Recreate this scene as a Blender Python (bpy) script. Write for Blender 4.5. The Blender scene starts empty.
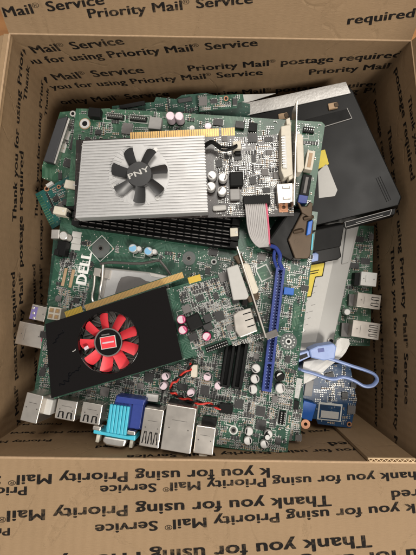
import bpy, bmesh, math, random
from mathutils import Vector, Matrix, noise
random.seed(7)
SC = bpy.context.scene
COL = SC.collection
PI = math.pi

# ------------------------------------------------------------------ camera
PW, PH, FPX = 416.0, 555.0, 428.37
CAM_LOC = Vector((-0.0014, -0.0414, 0.5157))
RM = Matrix.Rotation(0.01228, 3, 'Z') @ Matrix.Rotation(-0.00501, 3, 'Y') @ Matrix.Rotation(0.05316, 3, 'X')
cam_data = bpy.data.cameras.new('camera')
cam_data.sensor_fit = 'VERTICAL'
cam_data.sensor_height = 24.0
cam_data.lens = FPX / PH * 24.0
cam_data.clip_start = 0.01
cam_data.clip_end = 50
cam = bpy.data.objects.new('camera', cam_data)
cam.matrix_world = Matrix.Translation(CAM_LOC) @ RM.to_4x4()
COL.objects.link(cam)
SC.camera = cam

# ------------------------------------------------------------------ world, lamps, exposure
world = bpy.data.worlds.new('World')
SC.world = world
world.use_nodes = True
bg = world.node_tree.nodes['Background']
bg.inputs[0].default_value = (1.0, 0.95, 0.89, 1)
bg.inputs[1].default_value = 0.37


def lamp(name, loc, target, size, power, col):
    d = bpy.data.lights.new(name, 'AREA')
    d.shape = 'DISK'
    d.size = size
    d.energy = power
    d.color = col
    o = bpy.data.objects.new(name, d)
    o.location = loc
    o.rotation_euler = (Vector(target) - Vector(loc)).to_track_quat('-Z', 'Y').to_euler()
    COL.objects.link(o)


lamp('ceiling_lamp', (0.56, -0.72, 1.45), (0, 0, 0.12), 0.38, 17.5, (1.0, 0.94, 0.86))
lamp('room_lamp', (0.12, 0.66, 1.62), (0, 0, 0.12), 0.55, 11.0, (1.0, 0.95, 0.88))
SC.view_settings.view_transform = 'Standard'
SC.view_settings.look = 'None'
SC.view_settings.exposure = 0.0
SC.view_settings.gamma = 1.0


# ------------------------------------------------------------------ photo pixel -> place
def ray(px, py):
    return RM @ Vector(((px - PW / 2) / FPX, -(py - PH / 2) / FPX, -1.0))


def U(px, py, z):
    d = ray(px, py)
    return CAM_LOC + d * ((z - CAM_LOC.z) / d.z)


def hit(px, py, p0, n):
    d = ray(px, py)
    return CAM_LOC + d * ((p0 - CAM_LOC).dot(n) / d.dot(n))


# ------------------------------------------------------------------ materials
MATS = {}


def new_mat(name):
    m = bpy.data.materials.new(name)
    m.use_nodes = True
    MATS[name] = m
    nt = m.node_tree
    return m, nt, nt.nodes['Principled BSDF']


def plain(name, col, rough=0.5, metal=0.0, var=0.12, scale=400.0, bump=0.0, coat=0.0, spec=0.5):
    """a procedural paint/plastic/metal with slight uneven tone and roughness"""
    m, nt, b = new_mat(name)
    N, L = nt.nodes, nt.links
    tc = N.new('ShaderNodeTexCoord')
    nz = N.new('ShaderNodeTexNoise')
    nz.inputs['Scale'].default_value = scale
    nz.inputs['Detail'].default_value = 4
    L.new(tc.outputs['Object'], nz.inputs['Vector'])
    mx = N.new('ShaderNodeMix')
    mx.data_type = 'RGBA'
    mx.inputs[6].default_value = tuple(c * (1 - var) for c in col) + (1,)
    mx.inputs[7].default_value = tuple(min(1, c * (1 + var)) for c in col) + (1,)
    L.new(nz.outputs[0], mx.inputs[0])
    L.new(mx.outputs[2], b.inputs['Base Color'])
    mr = N.new('ShaderNodeMapRange')
    mr.inputs['To Min'].default_value = max(0.03, rough - 0.1)
    mr.inputs['To Max'].default_value = min(1, rough + 0.1)
    nz2 = N.new('ShaderNodeTexNoise')
    nz2.inputs['Scale'].default_value = scale * 0.25
    L.new(tc.outputs['Object'], nz2.inputs['Vector'])
    L.new(nz2.outputs[0], mr.inputs[0])
    L.new(mr.outputs[0], b.inputs['Roughness'])
    b.inputs['Metallic'].default_value = metal
    b.inputs['Coat Weight'].default_value = coat
    b.inputs['Specular IOR Level'].default_value = spec
    if bump:
        bp = N.new('ShaderNodeBump')
        bp.inputs['Strength'].default_value = bump
        bp.inputs['Distance'].default_value = 0.0004
        L.new(nz.outputs[0], bp.inputs['Height'])
        L.new(bp.outputs[0], b.inputs['Normal'])
    return m


def math_node(nt, op, a=None, b=None, c=None):
    n = nt.nodes.new('ShaderNodeMath')
    n.operation = op
    for i, v in enumerate((a, b, c)):
        if v is None:
            continue
        if isinstance(v, (int, float)):
            n.inputs[i].default_value = v
        else:
            nt.links.new(v, n.inputs[i])
    return n.outputs[0]


def pcb_mat(name, base, trace, pad, rough=0.34, freq=900.0, cell=130.0):
    """solder-masked board: cells of parallel traces in four directions, vias, uneven mask"""
    m, nt, b = new_mat(name)
    N, L = nt.nodes, nt.links
    tc = N.new('ShaderNodeTexCoord')
    sp = N.new('ShaderNodeSeparateXYZ')
    L.new(tc.outputs['Object'], sp.inputs[0])
    x, y = sp.outputs[0], sp.outputs[1]
    vo = N.new('ShaderNodeTexVoronoi')
    vo.distance = 'CHEBYCHEV'
    vo.inputs['Scale'].default_value = cell
    L.new(tc.outputs['Object'], vo.inputs['Vector'])
    sc = N.new('ShaderNodeSeparateColor')
    L.new(vo.outputs['Color'], sc.inputs[0])
    d1 = math_node(nt, 'ADD', x, y)
    d2 = math_node(nt, 'SUBTRACT', x, y)
    s1 = math_node(nt, 'GREATER_THAN', sc.outputs[0], 0.36)
    s2 = math_node(nt, 'GREATER_THAN', sc.outputs[0], 0.72)
    s3 = math_node(nt, 'GREATER_THAN', sc.outputs[0], 0.87)

    def pick(f, a, bb):
        mm = N.new('ShaderNodeMix')
        L.new(f, mm.inputs[0])
        L.new(a, mm.inputs[2])
        L.new(bb, mm.inputs[3])
        return mm.outputs[0]
    co = pick(s1, x, y)
    co = pick(s2, co, d1)
    co = pick(s3, co, d2)
    st = math_node(nt, 'FRACT', math_node(nt, 'MULTIPLY', co, freq))
    st = math_node(nt, 'GREATER_THAN', st, 0.55)
    has = math_node(nt, 'GREATER_THAN', sc.outputs[1], 0.35)
    st = math_node(nt, 'MULTIPLY', st, has)
    nz = N.new('ShaderNodeTexNoise')
    nz.inputs['Scale'].default_value = 45
    nz.inputs['Detail'].default_value = 5
    L.new(tc.outputs['Object'], nz.inputs['Vector'])
    c1 = N.new('ShaderNodeMix')
    c1.data_type = 'RGBA'
    c1.inputs[6].default_value = tuple(c * 0.75 for c in base) + (1,)
    c1.inputs[7].default_value = tuple(c * 1.3 for c in base) + (1,)
    L.new(nz.outputs[0], c1.inputs[0])
    c2 = N.new('ShaderNodeMix')
    c2.data_type = 'RGBA'
    L.new(math_node(nt, 'MULTIPLY', st, 0.8), c2.inputs[0])
    L.new(c1.outputs[2], c2.inputs[6])
    c2.inputs[7].default_value = trace + (1,)
    # vias
    vv = N.new('ShaderNodeTexVoronoi')
    vv.inputs['Scale'].default_value = 420
    L.new(tc.outputs['Object'], vv.inputs['Vector'])
    dot = math_node(nt, 'LESS_THAN', vv.outputs['Distance'], 0.20)
    sc2 = N.new('ShaderNodeSeparateColor')
    L.new(vv.outputs['Color'], sc2.inputs[0])
    dot = math_node(nt, 'MULTIPLY', dot, math_node(nt, 'GREATER_THAN', sc2.outputs[0], 0.62))
    c3 = N.new('ShaderNodeMix')
    c3.data_type = 'RGBA'
    L.new(dot, c3.inputs[0])
    L.new(c2.outputs[2], c3.inputs[6])
    c3.inputs[7].default_value = pad + (1,)
    L.new(c3.outputs[2], b.inputs['Base Color'])
    b.inputs['Roughness'].default_value = rough
    bp = N.new('ShaderNodeBump')
    bp.inputs['Strength'].default_value = 0.25
    bp.inputs['Distance'].default_value = 0.0002
    L.new(st, bp.inputs['Height'])
    L.new(bp.outputs[0], b.inputs['Normal'])
    return m


def cardboard(name, col, flute_axis=0):
    m, nt, b = new_mat(name)
    N, L = nt.nodes, nt.links
    tc = N.new('ShaderNodeTexCoord')
    mp = N.new('ShaderNodeMapping')
    mp.inputs['Scale'].default_value = (1, 6, 1) if flute_axis == 0 else (6, 1, 1)
    L.new(tc.outputs['Object'], mp.inputs['Vector'])
    n1 = N.new('ShaderNodeTexNoise')
    n1.inputs['Scale'].default_value = 260
    n1.inputs['Detail'].default_value = 6
    n1.inputs['Roughness'].default_value = 0.7
    L.new(mp.outputs[0], n1.inputs['Vector'])
    n2 = N.new('ShaderNodeTexNoise')
    n2.inputs['Scale'].default_value = 14
    n2.inputs['Detail'].default_value = 6
    L.new(tc.outputs['Object'], n2.inputs['Vector'])
    f = math_node(nt, 'ADD', math_node(nt, 'MULTIPLY', n1.outputs[0], 0.55), math_node(nt, 'MULTIPLY', n2.outputs[0], 0.55))
    mx = N.new('ShaderNodeMix')
    mx.data_type = 'RGBA'
    mx.inputs[6].default_value = tuple(c * 0.72 for c in col) + (1,)
    mx.inputs[7].default_value = tuple(c * 1.25 for c in col) + (1,)
    L.new(f, mx.inputs[0])
    # pale scuffs
    n3 = N.new('ShaderNodeTexNoise')
    n3.inputs['Scale'].default_value = 55
    n3.inputs['Detail'].default_value = 9
    n3.inputs['Roughness'].default_value = 0.75
    n3.inputs['Distortion'].default_value = 1.5
    L.new(tc.outputs['Object'], n3.inputs['Vector'])
    mr = N.new('ShaderNodeMapRange')
    mr.inputs['From Min'].default_value = 0.66
    mr.inputs['From Max'].default_value = 0.76
    L.new(n3.outputs[0], mr.inputs[0])
    m2 = N.new('ShaderNodeMix')
    m2.data_type = 'RGBA'
    L.new(math_node(nt, 'MULTIPLY', mr.outputs[0], 0.35), m2.inputs[0])
    L.new(mx.outputs[2], m2.inputs[6])
    m2.inputs[7].default_value = tuple(min(1, c * 1.6) for c in col) + (1,)
    L.new(m2.outputs[2], b.inputs['Base Color'])
    b.inputs['Roughness'].default_value = 0.72
    b.inputs['Specular IOR Level'].default_value = 0.3
    wv = N.new('ShaderNodeTexWave')
    wv.bands_direction = 'X' if flute_axis == 0 else 'Y'
    wv.inputs['Scale'].default_value = 45
    wv.inputs['Distortion'].default_value = 0.6
    L.new(tc.outputs['Object'], wv.inputs['Vector'])
    h = math_node(nt, 'ADD', math_node(nt, 'MULTIPLY', wv.outputs[1], 0.12), math_node(nt, 'ADD', math_node(nt, 'MULTIPLY', n1.outputs[0], 0.15), math_node(nt, 'MULTIPLY', n2.outputs[0], 2.2)))
    n4 = N.new('ShaderNodeTexNoise')
    n4.inputs['Scale'].default_value = 9
    n4.inputs['Detail'].default_value = 2
    n4.inputs['Distortion'].default_value = 0.8
    L.new(tc.outputs['Object'], n4.inputs['Vector'])
    rd = math_node(nt, 'ABSOLUTE', math_node(nt, 'SUBTRACT', n4.outputs[0], 0.47))
    mrr = N.new('ShaderNodeMapRange')
    mrr.inputs['From Max'].default_value = 0.012
    mrr.inputs['To Min'].default_value = 1.0
    mrr.inputs['To Max'].default_value = 0.0
    L.new(rd, mrr.inputs[0])
    gate = math_node(nt, 'GREATER_THAN', n3.outputs[0], 0.5)
    h = math_node(nt, 'SUBTRACT', h, math_node(nt, 'MULTIPLY', math_node(nt, 'MULTIPLY', mrr.outputs[0], gate), 0.22))
    bp = N.new('ShaderNodeBump')
    bp.inputs['Strength'].default_value = 0.55
    bp.inputs['Distance'].default_value = 0.0022
    L.new(h, bp.inputs['Height'])
    L.new(bp.outputs[0], b.inputs['Normal'])
    return m


def ink_mat(name, ink, paper):
    m, nt, b = new_mat(name)
    N, L = nt.nodes, nt.links
    tc = N.new('ShaderNodeTexCoord')
    n1 = N.new('ShaderNodeTexNoise')
    n1.inputs['Scale'].default_value = 500
    n1.inputs['Detail'].default_value = 6
    L.new(tc.outputs['Object'], n1.inputs['Vector'])
    n2 = N.new('ShaderNodeTexNoise')
    n2.inputs['Scale'].default_value = 40
    n2.inputs['Detail'].default_value = 4
    L.new(tc.outputs['Object'], n2.inputs['Vector'])
    f = math_node(nt, 'ADD', math_node(nt, 'MULTIPLY', n1.outputs[0], 0.6), math_node(nt, 'MULTIPLY', n2.outputs[0], 0.6))
    mr = N.new('ShaderNodeMapRange')
    mr.inputs['From Min'].default_value = 0.62
    mr.inputs['From Max'].default_value = 0.86
    mr.inputs['To Max'].default_value = 0.4
    L.new(f, mr.inputs[0])
    mx = N.new('ShaderNodeMix')
    mx.data_type = 'RGBA'
    mx.inputs[6].default_value = ink + (1,)
    mx.inputs[7].default_value = paper + (1,)
    L.new(mr.outputs[0], mx.inputs[0])
    L.new(mx.outputs[2], b.inputs['Base Color'])
    b.inputs['Roughness'].default_value = 0.85
    b.inputs['Specular IOR Level'].default_value = 0.12
    return m


def wood_mat(name):
    m, nt, b = new_mat(name)
    N, L = nt.nodes, nt.links
    tc = N.new('ShaderNodeTexCoord')
    mp = N.new('ShaderNodeMapping')
    mp.inputs['Scale'].default_value = (1, 9, 1)
    L.new(tc.outputs['Object'], mp.inputs['Vector'])
    nz = N.new('ShaderNodeTexNoise')
    nz.inputs['Scale'].default_value = 9
    nz.inputs['Detail'].default_value = 8
    L.new(mp.outputs[0], nz.inputs['Vector'])
    r = N.new('ShaderNodeValToRGB')
    r.color_ramp.elements[0].color = (0.20, 0.075, 0.022, 1)
    r.color_ramp.elements[1].color = (0.58, 0.27, 0.09, 1)
    L.new(nz.outputs[0], r.inputs[0])
    L.new(r.outputs[0], b.inputs['Base Color'])
    b.inputs['Roughness'].default_value = 0.4
    return m


KRAFT = (0.305, 0.203, 0.114)
cardboard('cardboard', KRAFT)
plain('cardboard_edge', (0.62, 0.45, 0.27), 0.8, var=0.25, scale=600)
plain('cardboard_crease', (0.44, 0.30, 0.18), 0.75, var=0.3, scale=300)
ink_mat('ink', (0.014, 0.012, 0.011), KRAFT)
wood_mat('wood')
pcb_mat('pcb_green', (0.018, 0.070, 0.043), (0.075, 0.165, 0.115), (0.42, 0.42, 0.38), rough=0.27)
pcb_mat('pcb_bright', (0.022, 0.085, 0.046), (0.10, 0.20, 0.13), (0.42, 0.42, 0.36))
pcb_mat('pcb_dark', (0.010, 0.052, 0.034), (0.026, 0.10, 0.066), (0.30, 0.30, 0.27))
pcb_mat('pcb_teal', (0.008, 0.070, 0.064), (0.022, 0.125, 0.11), (0.38, 0.32, 0.2))
pcb_mat('pcb_brown', (0.018, 0.013, 0.012), (0.05, 0.038, 0.034), (0.40, 0.38, 0.36), rough=0.27)
pcb_mat('pcb_blue', (0.010, 0.038, 0.095), (0.02, 0.075, 0.17), (0.40, 0.42, 0.42))
plain('silver', (0.66, 0.63, 0.59), 0.36, 0.9, var=0.1)
plain('port_metal', (0.70, 0.65, 0.59), 0.30, 0.95, var=0.12, scale=250)
plain('solder', (0.50, 0.50, 0.48), 0.36, 0.6, var=0.3, scale=900)
plain('aluminium', (0.50, 0.495, 0.49), 0.42, 0.4, var=0.08)
plain('fin_metal', (0.50, 0.495, 0.49), 0.42, 0.5, var=0.1)
plain('dark_metal', (0.16, 0.15, 0.14), 0.4, 0.8)
plain('bronze', (0.075, 0.050, 0.030), 0.52, 0.45, var=0.2, scale=120)
plain('copper', (0.42, 0.20, 0.11), 0.5, 0.35)
plain('gold', (0.60, 0.38, 0.14), 0.42, 0.55, var=0.15)
plain('gold_yellow', (0.62, 0.42, 0.06), 0.45, 0.3)
plain('black_plastic', (0.007, 0.007, 0.007), 0.48, bump=0.1, spec=0.16)
plain('black_soft', (0.010, 0.010, 0.010), 0.55, bump=0.15, spec=0.16)
plain('gloss_black', (0.004, 0.003, 0.003), 0.12, spec=0.32, scale=30, bump=0.35)
plain('drive_black', (0.008, 0.008, 0.008), 0.40, bump=0.02, scale=160, spec=0.22)
plain('chip', (0.028, 0.027, 0.027), 0.45)
plain('chip_gray', (0.14, 0.13, 0.125), 0.5)
plain('fan_gray', (0.024, 0.024, 0.025), 0.36)
plain('red_plastic', (0.76, 0.045, 0.06), 0.42)
plain('red_wire', (0.55, 0.03, 0.02), 0.45)
plain('cream', (0.64, 0.59, 0.49), 0.5)
plain('white_plastic', (0.66, 0.65, 0.62), 0.5)
plain('white_print', (0.62, 0.63, 0.60), 0.6)
plain('pink_cap', (0.74, 0.60, 0.66), 0.42, 0.3)
plain('cap_white', (0.62, 0.61, 0.59), 0.4, 0.35)
plain('magenta', (0.55, 0.05, 0.16), 0.45)
plain('cap_blue', (0.20, 0.45, 0.68), 0.4)
plain('tan_part', (0.40, 0.27, 0.16), 0.55)
plain('blue_plastic', (0.022, 0.045, 0.24), 0.42)
plain('bright_blue', (0.02, 0.13, 0.52), 0.42)
plain('teal_plastic', (0.06, 0.47, 0.62), 0.42)
plain('periwinkle', (0.25, 0.34, 0.62), 0.42)
plain('ribbon_gray', (0.50, 0.48, 0.47), 0.5)
plain('pink_stripe', (0.75, 0.16, 0.25), 0.5)
plain('label_white', (0.50, 0.49, 0.465), 0.55, var=0.06)
plain('label_yellow', (0.68, 0.54, 0.06), 0.5)
plain('label_text', (0.28, 0.27, 0.26), 0.6)
plain('drive_silver', (0.37, 0.365, 0.35), 0.38, 0.4, var=0.06, scale=60)
plain('marker_ink', (0.003, 0.003, 0.004), 0.35, spec=0.06)
plain('foil', (0.58, 0.57, 0.55), 0.45, 0.6, var=0.2, scale=500, bump=0.35)
plain('logo_white', (0.80, 0.80, 0.77), 0.6)
plain('pad_gray', (0.10, 0.11, 0.105), 0.5)
plain('dark_connector', (0.032, 0.033, 0.038), 0.55, var=0.2)
plain('purple_plastic', (0.16, 0.13, 0.34), 0.45)
plain('gray_plastic', (0.30, 0.29, 0.28), 0.5)


# ------------------------------------------------------------------ mesh builder
class MB:
    def __init__(s):
        s.v, s.f, s.m, s.mats = [], [], [], []

    def mi(s, mat):
        if mat not in s.mats:
            s.mats.append(mat)
        return s.mats.index(mat)

    def add(s, vs, fs, mat):
        o = len(s.v)
        k = s.mi(mat)
        s.v += [tuple(v) for v in vs]
        for f in fs:
            s.f.append([i + o for i in f])
            s.m.append(k)

    def box(s, cx, cy, z0, z1, w, h, mat, rot=0.0, taper=0.0):
        c, sn = math.cos(rot), math.sin(rot)
        vs = []
        for z, t in ((z0, 0), (z1, taper)):
            for sx, sy in ((-1, -1), (1, -1), (1, 1), (-1, 1)):
                a, b = sx * (w / 2 - t), sy * (h / 2 - t)
                vs.append((cx + a * c - b * sn, cy + a * sn + b * c, z))
        s.add(vs, [(3, 2, 1, 0), (4, 5, 6, 7), (0, 1, 5, 4), (1, 2, 6, 5), (2, 3, 7, 6), (3, 0, 4, 7)], mat)

    def prism(s, pts, z0, z1, mat):
        n = len(pts)
        ar = sum(pts[i][0] * pts[(i + 1) % n][1] - pts[(i + 1) % n][0] * pts[i][1] for i in range(n))
        if ar < 0:
            pts = pts[::-1]
        vs = [(p[0], p[1], z0) for p in pts] + [(p[0], p[1], z1) for p in pts]
        fs = [tuple(range(n))[::-1], tuple(range(n, 2 * n))]
        for i in range(n):
            j = (i + 1) % n
            fs.append((i, j, n + j, n + i))
        s.add(vs, fs, mat)

    def cyl(s, cx, cy, z0, z1, r, mat, n=20, r1=None, top=None):
        r1 = r if r1 is None else r1
        vs = [(cx + rr * math.cos(2 * PI * i / n), cy + rr * math.sin(2 * PI * i / n), z) for z, rr in ((z0, r), (z1, r1)) for i in range(n)]
        s.add(vs, [tuple(range(n))[::-1]] + [(i, (i + 1) % n, n + (i + 1) % n, n + i) for i in range(n)], mat)
        o = len(s.v)
        s.add(vs[n:], [tuple(range(n))], top or mat)

    def ring(s, cx, cy, z0, z1, ri, ro, mat, n=24, sx=1.0):
        vs = []
        for z in (z0, z1):
            for r in (ri, ro):
                vs += [(cx + sx * r * math.cos(2 * PI * i / n), cy + r * math.sin(2 * PI * i / n), z) for i in range(n)]
        fs = []
        for i in range(n):
            j = (i + 1) % n
            fs += [(2 * n + i, 3 * n + i, 3 * n + j, 2 * n + j), (i, j, n + j, n + i), (n + i, n + j, 3 * n + j, 3 * n + i), (j, i, 2 * n + i, 2 * n + j)]
        s.add(vs, fs, mat)

    def tube(s, path, r, mat, n=8, flat=1.0):
        """round (or flattened in z) tube along a smoothed path"""
        P = [Vector(p) for p in path]
        Q = []
        for i in range(len(P) - 1):
            p0, p1, p2, p3 = P[max(i - 1, 0)], P[i], P[i + 1], P[min(i + 2, len(P) - 1)]
            for k in range(6):
                t = k / 6
                Q.append(0.5 * ((2 * p1) + (p2 - p0) * t + (2 * p0 - 5 * p1 + 4 * p2 - p3) * t * t + (3 * p1 - p0 - 3 * p2 + p3) * t ** 3))
        Q.append(P[-1])
        vs = []
        for i, q in enumerate(Q):
            d = (Q[min(i + 1, len(Q) - 1)] - Q[max(i - 1, 0)])
            d = d.normalized() if d.length > 1e-9 else Vector((1, 0, 0))
            up = Vector((0, 0, 1)) if abs(d.z) < 0.92 else Vector((0, 1, 0))
            a = d.cross(up).normalized()
            b = a.cross(d)
            for k in range(n):
                t = 2 * PI * k / n
                vs.append(q + a * (r * math.cos(t)) + b * (r * flat * math.sin(t)))
        fs = []
        for i in range(len(Q) - 1):
            for k in range(n):
                l = (k + 1) % n
                fs.append((i * n + k, i * n + l, (i + 1) * n + l, (i + 1) * n + k))
        fs.append(tuple(range(n))[::-1])
        fs.append(tuple(range((len(Q) - 1) * n, len(Q) * n)))
        s.add(vs, fs, mat)

    def build(s, name, parent=None, bevel=0.0, smooth=False, seg=2):
        me = bpy.data.meshes.new(name)
        me.from_pydata(s.v, [], s.f)
        for m in s.mats:
            me.materials.append(MATS[m])
        me.polygons.foreach_set('material_index', s.m)
        if smooth:
            me.polygons.foreach_set('use_smooth', [True] * len(s.f))
            try:
                me.set_sharp_from_angle(angle=math.radians(38))
            except Exception:
                pass
        me.update()
        o = bpy.data.objects.new(name, me)
        COL.objects.link(o)
        if parent is not None:
            o.parent = parent
        if bevel:
            md = o.modifiers.new('bevel', 'BEVEL')
            md.width = bevel
            md.segments = seg
            md.limit_method = 'ANGLE'
            md.angle_limit = math.radians(50)
        return o


def glyphs(txt, off):
    cu = bpy.data.curves.new('lettering', 'FONT')
    cu.body = txt
    cu.size = 1.0
    cu.offset = off
    cu.resolution_u = 3
    cu.space_character = 1.05
    o = bpy.data.objects.new('lettering', cu)
    COL.objects.link(o)
    dg = bpy.context.evaluated_depsgraph_get()
    dg.update()
    me = bpy.data.meshes.new_from_object(o.evaluated_get(dg))
    vs = [v.co.copy() for v in me.vertices]
    fs = [tuple(p.vertices) for p in me.polygons]
    bpy.data.objects.remove(o)
    bpy.data.curves.remove(cu)
    bpy.data.meshes.remove(me)
    return vs, fs


def text_geo(txt, bold=0.02):
    """outline of a line in the built-in face made heavy, one unit high, as (verts, faces, width);
    the registered mark is set small and raised"""
    V, F, x = [], [], 0.0
    for n_, piece in enumerate(txt.split('®')):
        if n_:
            vs, fs = glyphs('®', 0.0)
            m0 = min(v.x for v in vs)
            o = len(V)
            V += [Vector(((v.x - m0) * .5 + x + .03, v.y * .5 + .36, 0)) for v in vs]
            F += [tuple(i + o for i in f) for f in fs]
            x = max(v.x for v in V) + .04
        if not piece.strip():
            continue
        lead = .30 if (n_ and piece.startswith(' ')) else 0.0
        vs, fs = glyphs(piece.strip(), 0.0)
        m0 = min(v.x for v in vs)
        for q in range(5):
            o = len(V)
            dx = (q - 2) * bold * .55
            V += [Vector((v.x - m0 + x + lead + dx + bold, v.y + (.010 if q % 2 else -.010), q * .0006)) for v in vs]
            F += [tuple(i + o for i in f) for f in fs]
        x = max(v.x for v in V)
    return V, F, x


_tc = {}


def text_cached(t, bold):
    if (t, bold) not in _tc:
        _tc[(t, bold)] = text_geo(t, bold)
    return _tc[(t, bold)]


def tag(o, label=None, cat=None, group=None, kind=None):
    for k, v in (('label', label), ('category', cat), ('group', group), ('kind', kind)):
        if v:
            o[k] = v
    return o


# ------------------------------------------------------------------ a thing with its own flat frame
class Frame:
    def __init__(s, name, label, cat, tl, tr, bl, group=None):
        O, A, B = U(*tl), U(*tr), U(*bl)
        X = (A - O).normalized()
        Z = -(X.cross(B - O)).normalized()
        Y = Z.cross(X)
        s.O, s.X, s.Y, s.Z = O, X, Y, Z
        s.M = Matrix((X, Y, Z)).transposed().to_4x4()
        s.M.translation = O
        s.inv = s.M.inverted()
        e = bpy.data.objects.new(name, None)
        e.empty_display_size = 0.01
        e.matrix_world = s.M
        COL.objects.link(e)
        tag(e, label, cat, group)
        s.e = e
        s.occ = []

    def L(s, px, py, h=0.0):
        p = hit(px, py, s.O + s.Z * h, s.Z)
        q = s.inv @ p
        return Vector((q.x, q.y, h))

    def sc(s, px, py, h=0.0):
        return (s.L(px + 1, py, h) - s.L(px, py, h)).length

    def mark(s, cx, cy, w, h):
        s.occ.append((cx, cy, w / 2, h / 2))

    def free(s, x, y, r):
        for cx, cy, a, b in s.occ:
            if abs(x - cx) < a + r and abs(y - cy) < b + r:
                return False
        return True

    def slab(s, name, pts, z0, z1, mat, parent=None, bevel=0.0, ref=None):
        """prism whose upper outline is given in photo pixels"""
        ref = z1 if ref is None else ref
        P = [s.L(x, y, ref) for x, y in pts]
        mb = MB()
        mb.prism([(p.x, p.y) for p in P], z0, z1, mat)
        return mb.build(name, parent or s.e, bevel)

    def box(s, name, px, py, w, h, z0, z1, mat, rot=0.0, parent=None, bevel=0.0003, mark=True):
        p = s.L(px, py, z1)
        k = s.sc(px, py, z1)
        mb = MB()
        mb.box(p.x, p.y, z0, z1, w * k, h * k, mat, math.radians(rot))
        if mark:
            s.mark(p.x, p.y, w * k, h * k)
        o = mb.build(name, parent or s.e, bevel)
        return o, p, k

    def cap(s, px, py, r, h, top='cap_white', side='cap_white', z0=0.0, ring=None, name='capacitor'):
        p = s.L(px, py, h)
        k = s.sc(px, py, h)
        R = r * k
        mb = MB()
        mb.cyl(p.x, p.y, z0, z0 + 0.0012, R * 1.08, 'black_plastic', 24)
        mb.cyl(p.x, p.y, z0 + 0.0012, h - 0.0004, R, side, 24)
        mb.cyl(p.x, p.y, h - 0.0004, h, R, side, 24, R * 0.86, top)
        if ring:   # dark printed polarity segment on the lid
            a0 = random.uniform(0, 6.28)
            pts = [(p.x + R * 0.8 * math.cos(a0 + t * 0.35), p.y + R * 0.8 * math.sin(a0 + t * 0.35)) for t in range(-3, 4)]
            mb.prism(pts, h, h + 0.00015, ring)
        s.mark(p.x, p.y, 2 * R, 2 * R)
        return mb.build(name, s.e, 0, True)

    def chip(s, px, py, w, h, mat='chip', z1=0.0016, rot=0.0, pins=True, name='chip'):
        p = s.L(px, py, z1)
        k = s.sc(px, py, z1)
        W, H = w * k, h * k
        mb = MB()
        r = math.radians(rot)
        mb.box(p.x, p.y, 0.0002, z1, W, H, mat, r, 0.0001)
        if pins:
            n = max(3, int(W / 0.0011))
            c, sn = math.cos(r), math.sin(r)
            for i in range(n):
                for sg in (-1, 1):
                    a, b = -W / 2 + (i + 0.5) * W / n, sg * (H / 2 + 0.0003)
                    mb.box(p.x + a * c - b * sn, p.y + a * sn + b * c, 0.0001, 0.0004, 0.0004, 0.0010, 'solder', r)
            m_ = max(3, int(H / 0.0011))
            for i in range(m_):
                for sg in (-1, 1):
                    a, b = sg * (W / 2 + 0.0003), -H / 2 + (i + 0.5) * H / m_
                    mb.box(p.x + a * c - b * sn, p.y + a * sn + b * c, 0.0001, 0.0004, 0.0010, 0.0004, 'solder', r)
        mb.cyl(p.x - W * 0.33, p.y + H * 0.33, z1, z1 + 0.00005, 0.0004, 'chip_gray', 8)
        s.mark(p.x, p.y, W + 0.001, H + 0.001)
        return mb.build(name, s.e)

    def hole(s, px, py, r, mat='silver', name='mounting_hole', ro=None, outer=None):
        p = s.L(px, py, 0)
        k = s.sc(px, py)
        mb = MB()
        if outer:
            mb.cyl(p.x, p.y, 0.0001, 0.0005, (ro or r * 2) * k, outer, 28)
        mb.ring(p.x, p.y, 0.0004, 0.0009, r * 0.55 * k, r * k, mat, 20)
        mb.cyl(p.x, p.y, 0.0003, 0.0006, r * 0.56 * k, 'black_plastic', 16)
        s.mark(p.x, p.y, 2 * (ro or r) * k, 2 * (ro or r) * k)
        return mb.build(name, s.e)

    def header(s, px, py, w, h, nx, ny, rot=0.0, shell=None, name='pin_header', z1=0.006, frame=True):
        p = s.L(px, py, 0.003)
        k = s.sc(px, py, 0.003)
        W, H = w * k, h * k
        r = math.radians(rot)
        c, sn = math.cos(r), math.sin(r)
        mb = MB()
        if frame:
            for a, b, ww, hh in ((0, H / 2, W, 0.0005), (0, -H / 2, W, 0.0005), (W / 2, 0, 0.0005, H), (-W / 2, 0, 0.0005, H)):
                mb.box(p.x + a * c - b * sn, p.y + a * sn + b * c, 0.0001, 0.0003, ww, hh, 'white_print', r)
        mb.box(p.x, p.y, 0.0003, 0.0024, W * 0.86, H * 0.8, shell or 'black_plastic', r)
        for i in range(nx):
            for j in range(ny):
                a, b = (-0.5 + (i + 0.5) / nx) * W * 0.84, (-0.5 + (j + 0.5) / ny) * H * 0.78
                mb.box(p.x + a * c - b * sn, p.y + a * sn + b * c, 0.0024, z1, 0.0007, 0.0007, 'gold' if shell == 'cream' else 'solder', r)
        s.mark(p.x, p.y, W, H)
        return mb.build(name, s.e)

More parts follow.
